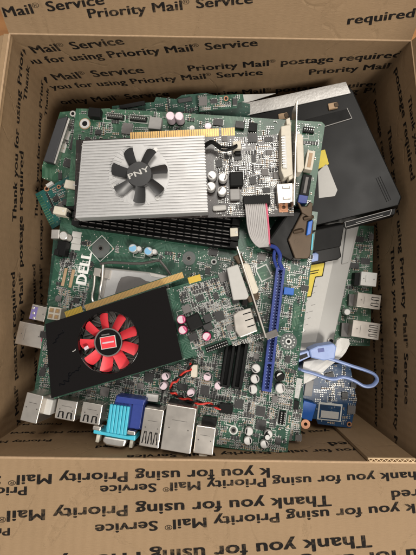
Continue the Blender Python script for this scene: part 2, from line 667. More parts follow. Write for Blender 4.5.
    def components(s, region, count, seed, bright=1.0, big=True):
        """the fine surface-mount parts, pads and white printing nobody could count"""
        rnd = random.Random(seed)
        mb = MB()
        P = [s.L(x, y) for x, y in region]
        x0, x1 = min(p.x for p in P), max(p.x for p in P)
        y0, y1 = min(p.y for p in P), max(p.y for p in P)
        n = len(P)

        def inside(x, y):
            r = False
            j = n - 1
            for i in range(n):
                a, b = P[i], P[j]
                if (a.y > y) != (b.y > y) and x < (b.x - a.x) * (y - a.y) / (b.y - a.y) + a.x:
                    r = not r
                j = i
            return r
        done = 0
        tries = 0
        while done < count and tries < count * 6:
            tries += 1
            cx, cy = rnd.uniform(x0, x1), rnd.uniform(y0, y1)
            if not inside(cx, cy):
                continue
            vert = rnd.random() < 0.5
            num = rnd.choice((1, 2, 3, 3, 4, 5, 6, 8))
            kind = rnd.random()
            pitch = 0.0015 if kind < 0.75 else 0.0021
            for q in range(num):
                ox, oy = (q * pitch, 0) if vert else (0, q * pitch)
                x, y = cx + ox, cy + oy
                if not inside(x, y) or not s.free(x, y, 0.0012):
                    continue
                w, h = (0.0008, 0.0019) if vert else (0.0019, 0.0008)
                done += 1
                if kind < 0.56:       # chip capacitor / resistor with soldered ends
                    body = 'tan_part' if kind < 0.22 else 'chip'
                    zt = 0.0008
                    mb.box(x, y, 0.0001, zt, w * 0.62 if not vert else w, h if not vert else h * 0.62, body)
                    for sg in (-1, 1):
                        if vert:
                            mb.box(x, y + sg * h * 0.40, 0.0001, zt + 0.00006, w * 1.08, h * 0.30, 'solder')
                        else:
                            mb.box(x + sg * w * 0.40, y, 0.0001, zt + 0.00006, w * 0.30, h * 1.08, 'solder')
                elif kind < 0.68:     # bare pads
                    for sg in (-1, 1):
                        mb.box(x + (0 if vert else sg * w * 0.45), y + (sg * h * 0.45 if vert else 0), 0.00005, 0.00022, w * (1 if vert else 0.5), h * (0.5 if vert else 1), 'solder')
                elif kind < 0.79:     # white printed ticks and reference marks
                    mb.box(x, y, 0.00005, 0.00015, w * rnd.uniform(0.5, 0.9), h * rnd.uniform(0.5, 0.9), 'white_print')
                elif kind < 0.88:     # small outline transistors
                    mb.box(x, y, 0.0001, 0.0011, 0.0015, 0.0026 if vert else 0.0015, 'chip')
                    for sg in (-1, 0, 1):
                        mb.box(x + 0.001 * (1 if sg else -1), y + sg * 0.0008, 0.0001, 0.0004, 0.0008, 0.0004, 'solder')
                else:                 # through-hole joints
                    mb.cyl(x, y, 0.00005, 0.0005, 0.0006, 'solder', 8, 0.0003)
            if big and rnd.random() < 0.15 and s.free(cx, cy, 0.005):
                W, H = rnd.choice(((0.005, 0.004), (0.004, 0.005), (0.006, 0.004), (0.004, 0.004), (0.007, 0.007), (0.003, 0.006), (0.008, 0.005)))
                mb.box(cx, cy, 0.00015, 0.0016, W, H, rnd.choice(('chip', 'chip', 'chip_gray')))
                for t in range(4):
                    for sg in (-1, 1):
                        mb.box(cx + (t - 1.5) * W * 0.25, cy + sg * (H / 2 + 0.0004), 0.0001, 0.0004, 0.0005, 0.001, 'solder')
                s.mark(cx, cy, W, H)
            if rnd.random() < 0.12:   # thin printed frame
                W, H = rnd.uniform(0.004, 0.010), rnd.uniform(0.003, 0.008)
                if inside(cx + W, cy + H) and inside(cx - W, cy - H):
                    for a, b, ww, hh in ((0, H / 2, W, 0.00035), (0, -H / 2, W, 0.00035), (W / 2, 0, 0.00035, H), (-W / 2, 0, 0.00035, H)):
                        mb.box(cx + a, cy + b, 0.00003, 0.00012, ww, hh, 'white_print')
        o = mb.build('surface_components', s.e)
        o['kind'] = 'stuff'
        return o

    def letters(s, name, txt, p0, p1, z, mat, bold=0.03, ky=1.0, parent=None):
        vs, fs, w = text_cached(txt, bold)
        a, b = s.L(p0[0], p0[1], z), s.L(p1[0], p1[1], z)
        d = b - a
        k = d.length / w
        d.normalize()
        n = Vector((-d.y, d.x, 0))
        mb = MB()
        mb.add([a + d * (v.x * k) + n * (v.y * k * ky) + Vector((0, 0, v.z * .02)) for v in vs], fs, mat)
        return mb.build(name, parent or s.e)


# ================================================================== THE SETTING
mb = MB()
mb.box(0, 0, -0.03, -0.006, 4, 4, 'wood')
fl = mb.build('wood_floor')
tag(fl, kind='structure')

# ================================================================== THE CARDBOARD BOX
HB = 0.205
rim = {'bl': U(9, 34, HB), 'br': U(411, 41, HB), 'fl': U(-27, 457, HB), 'fr': U(420, 463, HB)}
bot = {k_: Vector((v_.x, v_.y, 0)) for k_, v_ in rim.items()}
box = bpy.data.objects.new('cardboard_box', None)
box.empty_display_size = 0.05
COL.objects.link(box)
tag(box, 'open brown cardboard mailing box printed all over with black postal wording', 'box')


class Face:
    """a flat cardboard panel: outline corners a,b (fold edge) and c,d (far edge)"""

    def __init__(s, name, a, b, c, d, out, thick=0.004, crease=False, mat='cardboard', label=None, bow=None, fade=True):
        s.c = [a, b, c, d]
        X = (b - a).normalized()
        N = X.cross(d - a).normalized()
        if N.dot(out) > 0:
            N = -N            # N looks at the printed (inner) side
        Y = N.cross(X)
        s.p0, s.X, s.Y, s.N = a, X, Y, N
        s.M = Matrix((X, Y, N)).transposed().to_4x4()
        s.M.translation = a
        s.inv = s.M.inverted()
        P = [s.inv @ p for p in s.c]
        s.P = P
        s.bow = s.M.to_3x3().inverted() @ bow if bow else Vector()
        s.fade = fade
        # finely divided sheet, bowed a little between its edges
        mb = MB()
        nu, nv = 24, 14
        top = []
        for j in range(nv + 1):
            for i in range(nu + 1):
                u, v = i / nu, j / nv
                q = P[0].lerp(P[1], u).lerp(P[3].lerp(P[2], u), v)
                top.append(Vector((q.x, q.y, 0)) + s.bend(q))
        W = nu + 1
        fs = []
        sgn = 1 if (P[1].x - P[0].x) * (P[3].y - P[0].y) - (P[1].y - P[0].y) * (P[3].x - P[0].x) > 0 else -1
        for j in range(nv):
            for i in range(nu):
                f = (j * W + i, j * W + i + 1, (j + 1) * W + i + 1, (j + 1) * W + i)
                fs.append(f if sgn > 0 else f[::-1])
        mb.add(top, fs, mat)
        pr = MB()
        # outer liner of the corrugated sheet and its four edges
        o2 = len(top)
        low = [t - Vector((0, 0, thick)) for t in top]
        fs2 = [tuple(f[::-1]) for f in fs]
        mb.add(low, fs2, mat)
        edge = [i for i in range(W)] + [j * W + nu for j in range(1, nv + 1)] + [nv * W + i for i in range(nu - 1, -1, -1)] + [j * W for j in range(nv - 1, 0, -1)]
        ev = [top[i] for i in edge] + [low[i] for i in edge]
        ne = len(edge)
        mb.add(ev, [((i + 1) % ne, i, ne + i, ne + (i + 1) % ne) if sgn > 0 else (i, (i + 1) % ne, ne + (i + 1) % ne, ne + i) for i in range(ne)], mat)
        if crease:
            mb.tube([P[0].lerp(P[1], i / 12) + s.bend(P[0].lerp(P[1], i / 12)) + Vector((0, 0, -0.0006)) for i in range(13)], 0.0009, 'cardboard_crease')
        s.o = mb.build(name, box, 0)
        s.o.matrix_local = s.M
        if label:
            s.o['label'] = label

    def bend(s, q):
        u = min(1, max(0, q.x / s.P[1].x))
        v = min(1, max(0, q.y / s.P[3].y))
        return s.bow * (4 * u * (1 - u) * ((1 - v) if s.fade else 1))

    def L(s, px, py):
        return s.inv @ hit(px, py, s.p0, s.N)

    def text(s, lines, ky=0.82):
        bm = bmesh.new()
        for txt, p0, p1, *rest in lines:
            vs, fs, w = text_cached(txt, 0.03)
            a, b = s.L(*p0), s.L(*p1)
            d = b - a
            k = d.length / w
            d.normalize()
            n = Vector((-d.y, d.x, 0))
            B = [bm.verts.new(a + d * (v.x * k) + n * (v.y * k * ky) + Vector((0, 0, 0.0002 + v.z * .03))) for v in vs]
            for f in fs:
                try:
                    bm.faces.new([B[i] for i in f])
                except ValueError:
                    pass
        ctr = sum(s.P, Vector()) / 4
        for i in range(4):
            a, b = s.P[i], s.P[(i + 1) % 4]
            t = (b - a).normalized()
            nn = Vector((-t.y, t.x, 0))
            if nn.dot(ctr - a) > 0:
                nn = -nn
            bmesh.ops.bisect_plane(bm, geom=bm.verts[:] + bm.edges[:] + bm.faces[:], plane_co=a - nn * 0.0012, plane_no=nn, clear_outer=True)
        for v in bm.verts:
            v.co += s.bend(v.co)
        me = bpy.data.meshes.new('printed_lettering')
        bm.to_mesh(me)
        bm.free()
        me.materials.append(MATS['ink'])
        o = bpy.data.objects.new('printed_lettering', me)
        COL.objects.link(o)
        o.parent = s.o


TY = 'Thank you for using Priority Mail® Service'
PM = 'Priority Mail® Service'
PR = 'Priority Mail® postage required'
back = Face('wall', rim['bl'], rim['br'], bot['br'], bot['bl'], Vector((0, 1, 0)))
left = Face('wall', rim['fl'], rim['bl'], bot['bl'], bot['fl'], Vector((-1, 0, 0)), bow=Vector((-.005, 0, 0)))
right = Face('wall', rim['br'], rim['fr'], bot['fr'], bot['br'], Vector((1, 0, 0)), bow=Vector((.008, 0, 0)))
front = Face('wall', rim['fr'], rim['fl'], bot['fl'], bot['fr'], Vector((0, -1, 0)))
base = Face('base', bot['fl'], bot['fr'], bot['br'], bot['bl'], Vector((0, 0, -1)))


def flap(a, b, outdir, rise, length, bow=None):
    d = (outdir * math.cos(math.radians(rise)) + Vector((0, 0, 1)) * math.sin(math.radians(rise))) * length
    up = Vector((0, 0, 1)) * math.cos(math.radians(rise)) - outdir * math.sin(math.radians(rise))
    return Face('flap', a, b, b + d, a + d, -up, crease=True, bow=bow, fade=False)


e0 = Vector((0, 0, 0.0002))
fback = flap(rim['bl'] + e0, rim['br'] + e0, Vector((0, 1, 0)), 57, 0.15)
ffront = flap(rim['fr'] + e0, rim['fl'] + e0, Vector((0, -1, 0)), 7, 0.15)
fleft = flap(rim['fl'] + e0, rim['bl'] + e0, Vector((-1, 0, 0)), -18, 0.15, Vector((-.005, 0, 0)))
fright = flap(rim['br'] + e0, rim['fr'] + e0, Vector((1, 0, 0)), 74, 0.15, Vector((.008, 0, 0)))


def span(txt, part, p0, p1):
    """stretch p0-p1, measured on a piece of the line, to the whole line"""
    i = txt.index(part)
    w = text_cached(txt, 0.03)[2]
    a = text_cached(txt[:i], 0.03)[2] + 0.28 if i and txt[:i].strip() else 0.0
    b = text_cached(txt[:i + len(part)], 0.03)[2]
    d = ((p1[0] - p0[0]) / (b - a), (p1[1] - p0[1]) / (b - a))
    return (txt, (p0[0] - d[0] * a, p0[1] - d[1] * a), (p1[0] + d[0] * (w - b), p1[1] + d[1] * (w - b)))


back.text([
    span(PM, 'Mail® Service', (36, 53), (125, 44)),
    span(TY, 'you for using Priority Mail® Service', (25, 64.5), (258, 45.5)),
    (PR, (189, 71), (400, 57)),
    span(PM, 'Mail® Service', (57, 80), (145, 72.5)),
    span(TY, 'you for using Priority Mail® Service', (56, 89), (263, 74.5)),
    (PM, (309, 74.5), (450, 63)),
    span(PM, 'Mail® Service', (95, 101.5), (170, 95.5)),
    (PR, (195, 97), (380, 85.5)),
    span(TY, 'using Priority Mail® Service', (330, 95), (520, 83)),
], 0.98)
fback.text([
    span(PM, 'Mail® Service', (5, 17), (105, 4)),
    (PM, (89, 18), (253, 3)),
    ('required', (347, 24.5), (414, 17)),
], 0.66)
left.text([
    span(TY, 'Thank you for using Prio', (20.5, 222), (23, 54)),
    span(TY, 'Thank', (28, 102), (29.5, 66)),
    (PR, (26, 356), (26.5, 152)),
    (PR, (19, 462), (19, 272)),
    (PR, (2, 330), (3.5, 143)),
    span(TY, 'you for using Prio', (41, 181), (43, 84)),
    span(TY, 'Thank', (47.5, 117), (48.5, 88)),
    (PR, (44, 330), (45, 170)),
    (PR, (38, 420), (38, 264)),
], 0.80)
right.text([
    span(PR, 'postage required', (394.5, 74), (403, 181)),
    span(TY, 'Thank', (404, 98), (406.5, 134)),
    (TY, (407, 233), (419, 520)),
    span(PR, 'postage required', (374, 104), (381, 185)),
    (TY, (384, 129), (401.5, 404)),
    span(TY, 'Thank you for using', (384, 248), (391, 380)),
    (TY, (369, 190), (380, 408)),
    span(TY, 'Thank you for using', (366, 285), (373, 388)),
], 0.70)
front.text([
    span(TY, 'Mail® Service', (62, 431.5), (0, 432.5)),
    (PM, (52, 439.5), (-60, 443)),
    (PM, (62, 423.5), (-20, 424.5)),
    span(TY, 'Thank you', (365, 427), (300, 431.5)),
    span(PR, 'required', (390, 440), (327, 442.5)),
    span(TY, 'you for us', (354, 448.5), (288, 450.5)),
    (PR, (262, 442), (96, 446)),
], 0.80)
ffront.text([
    span('k you for using Priority Mail® Service', 'you for using Priority Mail®', (253, 468.5), (7, 475.5)),
    (TY, (428, 471), (100, 486)),
    (PR, (27, 486.5), (-220, 497)),
    span(TY, 'Thank you for using', (331, 495.5), (134, 505)),
    (TY, (458, 501), (95, 525)),
    span(PR, 'red', (414, 489.5), (391, 491)),
    (PR, (10, 528), (-200, 538)),
    span(TY, 'Thank you for us', (371, 535), (180, 549)),
    span(TY, 'Thank you for us', (520, 540), (330, 556)),
], 0.62)
fleft.text([span(PR, 'required', (-8, 210), (-6, 143))], 0.70)

# glued joint tab on the inside of the front wall, its cut corrugated edge showing at the rim
mb = MB()
fa, fb = front.L(367, 461.5), front.L(415, 463)
fc, fd = front.L(352, 428), front.L(338, 400)
mb.prism([(fb.x, -0.001), (fa.x, -0.001), (fa.x + 0.001, -0.20), (fb.x, -0.20)] if front.P[3].y < 0 else [(fb.x, 0.001), (fa.x, 0.001), (fa.x, 0.20), (fb.x, 0.20)], 0.0005, 0.0034, 'cardboard')
tab = mb.build('glue_tab', front.o.parent, 0.0003)
tab.matrix_local = front.M
mb = MB()
ys = 1 if front.P[3].y < 0 else -1
xa, xb = min(fa.x, fb.x), max(fa.x, fb.x)
L_ = xb - xa
n = 18
for zz in (0.0007, 0.0032):
    mb.box((xa + xb) / 2, ys * 0.0002, zz - 0.0003, zz + 0.0003, L_, 0.0022, 'cardboard_edge')
for i in range(n):
    x0, x1 = xa + L_ * i / n, xa + L_ * (i + 1) / n
    z0, z1 = (0.001, 0.0029) if i % 2 else (0.0029, 0.001)
    t = 0.0004
    mb.add([(x0, -0.0008, z0 - t), (x1, -0.0008, z1 - t), (x1, 0.0012, z1 - t), (x0, 0.0012, z0 - t),
            (x0, -0.0008, z0 + t), (x1, -0.0008, z1 + t), (x1, 0.0012, z1 + t), (x0, 0.0012, z0 + t)],
           [(3, 2, 1, 0), (4, 5, 6, 7), (0, 1, 5, 4), (1, 2, 6, 5), (2, 3, 7, 6), (3, 0, 4, 7)], 'cardboard_edge')
cut = mb.build('corrugated_edge', tab)

# ================================================================== LOWER PIECES (deepest first)
T = 0.0016


def board_slab(f, pts, mat, bevel=0.0):
    return f.slab('circuit_board', pts, -T, 0.0, mat, bevel=bevel, ref=0.0)


def metal_port(f, px, py, w, h, z0, z1, rot=0, springs=2, face='down', mat='port_metal', name='port'):
    """sheet-metal connector shell with spring tongues cut in its upper side"""
    o, p, k = f.box(name, px, py, w, h, z0, z1, mat, rot, bevel=0.0005)
    r = math.radians(rot)
    c, sn = math.cos(r), math.sin(r)
    W, H = w * k, h * k
    mb = MB()

    def put(a, b, ww, hh, m_, zt=0.00012, rr=0.0):
        mb.box(p.x + a * c - b * sn, p.y + a * sn + b * c, z1 + 0.00002, z1 + zt, ww, hh, m_, r + rr)
    if springs:
        for i in range(springs):
            t = (i + 0.5) / springs - 0.5
            if face == 'down':
                for sg in (-1, 1):
                    put(t * W * 0.84 + sg * W * 0.20 / springs, -H * 0.27, W * 0.13 / springs + 0.0002, H * 0.30, 'black_plastic', rr=sg * .10)
                put(t * W * 0.84, -H * 0.11, W * 0.40 / springs, 0.0005, 'black_plastic')
                put(t * W * 0.84, -H * 0.27, W * 0.24 / springs, H * 0.22, mat, 0.0007)
            else:
                for sg in (-1, 1):
                    put(W * 0.26, t * H * 0.8 + sg * H * 0.17 / springs, W * 0.30, H * 0.09 / springs + 0.0002, 'black_plastic')
                put(W * 0.10, t * H * 0.8, 0.0004, H * 0.34 / springs, 'black_plastic')
                put(W * 0.27, t * H * 0.8, W * 0.22, H * 0.26 / springs, mat, 0.0007)
    # seam, dimples and solder lugs
    put(0 if face == 'down' else -W * 0.2, H * 0.18 if face == 'down' else 0, W * 0.5 if face == 'down' else 0.0003, 0.0003 if face == 'down' else H * 0.5, 'dark_metal', 0.00006)
    mb.cyl(p.x + W * 0.32 * c, p.y + W * 0.32 * sn, z1, z1 + 0.0002, 0.0005, 'dark_metal', 8)
    mb.cyl(p.x - W * 0.32 * c, p.y - W * 0.32 * sn, z1, z1 + 0.0002, 0.0005, 'dark_metal', 8)
    mb.build('shell_detail', o)
    # socket mouth
    m2 = MB()
    if face == 'down':
        a, b, ww, hh = 0, -H / 2 - 0.0001, W * 0.8, 0.0003
    else:
        a, b, ww, hh = (W / 2 + 0.0001) * (1 if face == 'right' else -1), 0, 0.0003, H * 0.8
    m2.box(p.x + a * c - b * sn, p.y + a * sn + b * c, z0 + (z1 - z0) * 0.15, z1 - (z1 - z0) * 0.15, ww, hh, 'black_plastic', r)
    m2.build('mouth', o)
    return o


# -- blue laptop board
f = Frame('laptop_board', 'dark blue circuit board lying deep in the lower right corner of the box', 'circuit board',
          (300, 362, .140), (352, 366, .137), (297, 418, .139))
board_slab(f, [(285, 360), (350, 365), (357, 400), (351, 428), (318, 424), (316, 419), (285, 417)], 'pcb_blue')
o, p, k = f.box('card_slot', 330, 412, 24, 17, 0.0001, 0.0012, 'white_print', -2)
f.box('slot_cover', 330, 412.5, 21, 14, 0.0012, 0.0016, 'pcb_blue', -2, parent=o, mark=False)
f.box('slot_plate', 330, 415, 18, 7, 0.0016, 0.0026, 'label_white', -2, parent=o, mark=False)
f.box('flat_cable', 309, 388, 8, 16, 0.0002, 0.0014, 'gray_plastic', -3)
f.box('socket', 308, 411, 13, 17, 0.0002, 0.006, 'bright_blue', -12)
f.chip(330, 377, 9, 8, rot=20)
f.chip(345, 396, 6, 7, rot=5)
f.hole(349, 424, 2.5, 'copper')
f.components([(303, 364), (350, 366), (356, 400), (350, 426), (318, 422)], 170, 3)

# -- green board on the right with three ports
f = Frame('side_motherboard', 'green motherboard with three pale metal ports beside the right box wall', 'motherboard',
          (320, 222, .130), (375, 226, .132), (310, 348, .130))
board_slab(f, [(285, 222), (374, 226), (370, 346), (285, 344)], 'pcb_bright')
metal_port(f, 369, 279, 16, 14, .0003, .012, -2, 0, 'right', 'white_plastic')
metal_port(f, 369, 301, 24, 15, .0003, .014, -4, 2, 'right')
metal_port(f, 366, 330, 28, 17, .0003, .016, -4, 3, 'right')
f.box('connector', 357, 279, 5, 13, .0003, .009, 'black_plastic')
f.box('connector', 352, 300, 6, 12, .0003, .005, 'chip_gray')
f.box('connector', 346, 330, 9, 14, .0003, .005, 'chip_gray')
f.cap(347.5, 312, 3.2, .010)
f.components([(330, 228), (372, 230), (368, 344), (322, 343)], 420, 5)

# -- silver optical drive with yellow warning label
f = Frame('optical_drive', 'silver optical disc drive with a yellow warning sticker', 'disc drive',
          (292, 236, .155), (360, 222, .152), (276, 350, .154))
f.slab('casing', [(262, 242), (346, 224), (360, 223), (356, 240), (332, 349), (328, 350), (250, 352)], -.013, 0, 'drive_silver', bevel=0.0006)
f.slab('side_rail', [(347, 226), (358, 224), (349, 262), (342, 264)], 0.0, .0016, 'drive_silver', bevel=0.0003)
f.slab('label_panel', [(300, 262), (334, 258), (316, 342), (292, 344)], 0.0, .0003, 'label_white')
o = f.slab('warning_sticker', [(304, 266), (325, 262.5), (322.5, 276), (315.5, 277), (311, 296.5), (298, 298)], 0.0003, .0006, 'label_yellow')
mb = MB()
for a, b in (((304, 266), (325, 262.5)), ((325, 262.5), (322.5, 276)), ((322.5, 276), (315.5, 277)), ((315.5, 277), (311, 296.5)), ((311, 296.5), (299, 298)), ((319, 270), (309, 272)), ((318, 272.5), (308, 274.5))):
    A, B = f.L(*a, .0006), f.L(*b, .0006)
    d = B - A
    mb.box((A.x + B.x) / 2, (A.y + B.y) / 2, .0006, .0008, d.length, 0.0007, 'black_plastic', math.atan2(d.y, d.x))
mb.build('sticker_border', o)
mb = MB()
rnd = random.Random(4)
for i in range(9):
    t = i / 9
    x0, y0 = 325 - i * 2.4, 278 + i * 6.6
    for q in range(3):
        if rnd.random() < .25:
            continue
        A, B = f.L(x0 - q * 5, y0 + q * 1.3, .0003), f.L(x0 - q * 5 - rnd.uniform(2.5, 4.5), y0 + q * 1.3 + 1, .0003)
        d = B - A
        mb.box((A.x + B.x) / 2, (A.y + B.y) / 2, .0003, .0004, d.length, 0.0005, 'label_text', math.atan2(d.y, d.x))
mb.build('label_print', f.e)
f.hole(331, 341, 3.5, 'silver', 'screw')
f.hole(352, 227, 2, 'silver', 'screw')
f.hole(302, 330, 2, 'silver', 'screw')

# -- black plastic retention bracket lying on the silver drive
f = Frame('drive_bracket', 'stepped black plastic bracket with a blue tab lying across the silver drive', 'bracket',
          (309, 230, .174), (343, 222, .172), (309, 252, .168))
f.slab('upper_ledge', [(306, 232), (345, 224), (341, 247), (306, 254)], -.006, .004, 'black_soft', bevel=0.001)
f.slab('lower_ledge', [(302, 254), (334, 245), (340, 246), (342, 257), (338, 260), (302, 267)], -.011, -.003, 'drive_black', bevel=0.0012)
f.slab('blue_tab', [(306, 255), (316, 252.5), (319, 254), (318.5, 261), (306, 263.5)], -.006, -.0012, 'periwinkle', bevel=0.0008)

# -- black drive with foil strip
f = Frame('black_drive', 'flat black plastic drive with a silver foil strip along its upper edge', 'disc drive',
          (206, 120, .142), (352, 86, .168), (252, 236, .160))
f.slab('casing', [(206, 121), (349, 86), (353, 90), (370, 128), (402, 197), (399, 205), (255, 240)], -.014, 0, 'drive_black', bevel=0.0010)
f.slab('foil_strip', [(207, 111), (290, 93.5), (346, 81.5), (351, 93), (290, 106.5), (206, 124)], 0.0002, .0012, 'foil', bevel=0.0003)
o = f.slab('sticker', [(318, 172), (326, 164), (328, 166), (337.5, 190), (335, 196), (319, 198)], 0.0, .0004, 'label_white')
f.slab('yellow_corner', [(316, 152), (325, 149.5), (329, 164), (318, 169)], 0.0, .0004, 'label_yellow', parent=o)
f.slab('recess_cover', [(300, 121), (347, 109), (352, 118), (322, 127), (303, 131)], 0.0, .0006, 'black_plastic', bevel=0.0002)
mb = MB()
for a, b in (((322, 127.3), (352, 118.3)), ((352, 118.3), (347, 108))):
    A, B = f.L(*a, .0008), f.L(*b, .0008)
    d = B - A
    mb.box((A.x + B.x) / 2, (A.y + B.y) / 2, .0003, .0010, d.length, 0.0005, 'gray_plastic', math.atan2(d.y, d.x))
mb.build('cover_seam', f.e)
for q in ((333, 105.5), (283, 116)):
    f.box('copper_tab', q[0], q[1], 9, 6.5, 0, .0022, 'tan_part', -2)
    f.box('copper_tab', q[0] + 3.5, q[1] - 1, 4, 4.5, .0022, .0030, 'bronze', 4)
fr_ = f.slab('front_bezel', [(343, 222), (396, 208), (395, 214), (347, 227)], -.010, -.0006, 'black_plastic', bevel=0.0004)
mb = MB()
for a, b in (((345, 222), (392, 209.5)), ((392, 209.5), (390, 215)), ((390, 215), (346, 227)), ((346, 227), (345, 222)), ((356, 222.5), (383, 215))):
    A, B = f.L(*a, .0004), f.L(*b, .0004)
    d = B - A
    mb.box((A.x + B.x) / 2, (A.y + B.y) / 2, -.0006, .0002, d.length, 0.0004, 'gray_plastic', math.atan2(d.y, d.x))
mb.build('bezel_trim', fr_)
mb = MB()
for i in range(3):
    A, B = f.L(376 + i * 2, 178 - i, 0), f.L(387 + i * 2, 202 - i, 0)
    d = B - A
    mb.box((A.x + B.x) / 2, (A.y + B.y) / 2, -.0002, .00025, d.length, 0.0004, 'black_soft', math.atan2(d.y, d.x))
mb.build('ridge', f.e)

# -- lower motherboard whose ports stick out at the left
f = Frame('buried_motherboard', 'green motherboard buried under the others with ports poking out at the left', 'motherboard',
          (54, 225, .149), (280, 255, .149), (34, 398, .149))
board_slab(f, [(54, 232), (270, 262), (250, 405), (38, 392)], 'pcb_dark')
o = metal_port(f, 38, 313, 16, 15, .0003, .013, -6, 0, 'left', name='video_port')
f.box('port_liner', 33.5, 313, 6, 13, .002, .0134, 'purple_plastic', -6, parent=o, mark=False)
for i in range(3):
    f.box('port_screw', 33 + .3 * i, 308 + 5 * i, 2.6, 2.6, .0134, .0140, 'silver', -6, parent=o, mark=False)
metal_port(f, 30, 335, 27, 23, .0003, .016, -4, 0, 'left', name='network_port')
f.box('label_tag', 44, 336, 4, 12, .010, .0164, 'magenta', -6)
f.box('label_tag', 44.5, 342, 4, 6, .0166, .0172, 'label_white', -6)
f.components([(46, 300), (60, 300), (52, 395), (40, 391)], 120, 9)

# -- long narrow board beside the lower right corner of the large motherboard
f = Frame('narrow_board', 'narrow grey green circuit board strip with a copper ringed hole beside the dark blue board', 'circuit board',
          (288, 372, .170), (309, 374, .171), (282, 442, .174))
board_slab(f, [(278, 366), (304, 372), (303, 408), (300, 441), (276, 440)], 'pcb_dark')
f.box('connector', 296, 405, 6, 8, .0002, .004, 'black_plastic', -8)
f.box('shield_can', 297, 388, 8, 20, .0002, .002, 'solder', -8)
p = f.L(305.5, 424, 0)
k = f.sc(305, 424)
mb = MB()
mb.ring(p.x, p.y, -.0012, .0008, 1.8 * k, 4.6 * k, 'copper', 24)
mb.build('copper_ring', f.e)
f.components([(288, 374), (303, 376), (299, 440), (286, 440)], 200, 12)

# -- teal card and board with the dark long connector at the left
f = Frame('connector_board', 'bright green board edged by a long dark grey connector near the left wall', 'circuit board',
          (72, 112, .150), (130, 112, .150), (50, 172, .147))
board_slab(f, [(60, 112), (110, 108), (110, 200), (62, 186), (42, 178), (42, 166)], 'pcb_bright')
f.slab('long_connector', [(57, 119), (67.5, 116), (53, 163), (43, 161)], 0.0002, .009, 'dark_connector', bevel=0.0006)
f.slab('silver_rail', [(68, 118), (70, 118.5), (55, 164), (53, 163)], 0.0002, .0075, 'silver', bevel=0.0002)
f.slab('paper_label', [(68, 131), (71, 131.5), (64.5, 153), (61, 152)], 0.0002, .0006, 'label_white')
f.chip(73.5, 142, 6, 15, rot=-16)
f.chip(68.5, 163, 10, 8, rot=-16)
f.box('clip', 77, 116, 6, 3.5, .0002, .004, 'label_white', 25)
f.hole(73, 114, 3, 'silver')
f.components([(70, 116), (100, 114), (90, 185), (62, 180), (47, 172)], 170, 14)

f = Frame('teal_card', 'small teal circuit card with a row of edge contacts leaning at the left wall', 'circuit card',
          (35, 194, .151), (71, 175, .154), (51, 228, .152))
board_slab(f, [(35, 194), (73, 174), (92, 206), (52, 229)], 'pcb_teal')
mb = MB()
for i in range(13):
    t = (i + .5) / 13
    A, B = f.L(36.2 + 14 * t, 196 + 30 * t), f.L(41 + 14 * t, 193.6 + 30 * t)
    d = B - A
    mb.box((A.x + B.x) / 2, (A.y + B.y) / 2, .00005, .00025, d.length, .0012, 'pad_gray' if i == 3 else 'teal_pad', math.atan2(d.y, d.x)) if False else mb.box((A.x + B.x) / 2, (A.y + B.y) / 2, .00005, .00025, d.length, .0012, 'pcb_bright', math.atan2(d.y, d.x))
mb.build('edge_contacts', f.e)
f.hole(47, 189, 2.6, 'copper')
f.hole(59, 187, 2.0, 'copper')
f.box('clip', 49, 184, 7, 3, .0002, .004, 'label_white', 5)
f.components([(43, 194), (72, 178), (85, 206), (55, 224)], 130, 16)

# -- far boards along the back wall
f = Frame('back_board', 'dark green board propped up along the back wall behind the others', 'circuit board',
          (112, 104, .156), (212, 93, .158), (112, 125, .150))
board_slab(f, [(112, 106), (154, 102), (156, 97), (176, 99), (182, 95), (206, 93), (250, 104), (250, 122), (112, 126)], 'pcb_dark')
f.box('connector', 132, 105, 26, 4, .0002, .005, 'black_plastic', 4)
f.box('connector', 185, 100, 14, 4, .0002, .004, 'chip', 3)
f.components([(116, 108), (156, 100), (206, 95), (214, 122), (116, 124)], 170, 18)

f = Frame('green_scrap', 'small green board piece with an orange ringed hole against the back wall', 'circuit board',
          (200, 95, .163), (244, 94, .163), (200, 106, .160))
board_slab(f, [(199, 96), (243, 94), (244, 101), (238, 103), (237, 108), (199, 112)], 'pcb_green')
f.hole(226, 98.5, 2.4, 'copper')
f.chip(214, 101, 7, 4, rot=3)
f.components([(201, 97), (240, 96), (236, 106), (201, 110)], 70, 20)

f = Frame('plastic_strip', 'thin white plastic strip at the back wall beside the foil edged drive', 'strip',
          (243, 94, .150), (278, 93, .152), (243, 104, .148))
f.slab('sheet', [(240, 94.5), (276, 93.3), (246, 103), (240, 103)], -.0015, 0, 'white_plastic', bevel=0.0003)

# ================================================================== UPPER MOTHERBOARD
f = Frame('header_motherboard', 'green motherboard with white outlined headers lying under the silver cooler card', 'motherboard',
          (75, 108, .170), (325, 122, .182), (66, 205, .171))
board_slab(f, [(76, 108.5), (110, 109), (150, 111), (322, 122), (325, 125), (313, 206), (66, 206)], 'pcb_bright', 0.0)
f.hole(85, 124, 4.8, 'cap_white', outer='tan_part', ro=5.6)
f.box('socket', 94, 112, 12, 9, .0002, .007, 'black_plastic', -2)
f.header(115, 116, 19, 6, 9, 2, -3)
f.header(138, 118, 19, 6.5, 9, 2, -3)
f.chip(127, 128.5, 10, 11, 'chip_gray', rot=-3)
f.box('choke', 155, 123, 12.5, 12, .0002, .006, 'gray_plastic', -3)
f.cap(170, 115.5, 4.3, .011, 'pink_cap', 'pink_cap')
f.cap(179, 115.8, 4.3, .011, 'pink_cap', 'pink_cap')
f.cap(208, 126, 3.6, .010, 'pink_cap', 'pink_cap')
f.cap(192, 128, 3.0, .008, 'cap_white', 'cap_white')
f.box('choke', 253, 127, 8.5, 9, .0002, .005, 'black_plastic', -3)
f.box('choke', 240, 124.5, 9, 7, .0002, .004, 'chip', -3)
f.chip(218, 122, 10, 7, 'chip', rot=-3)
f.chip(98, 132, 6, 5, rot=-3)
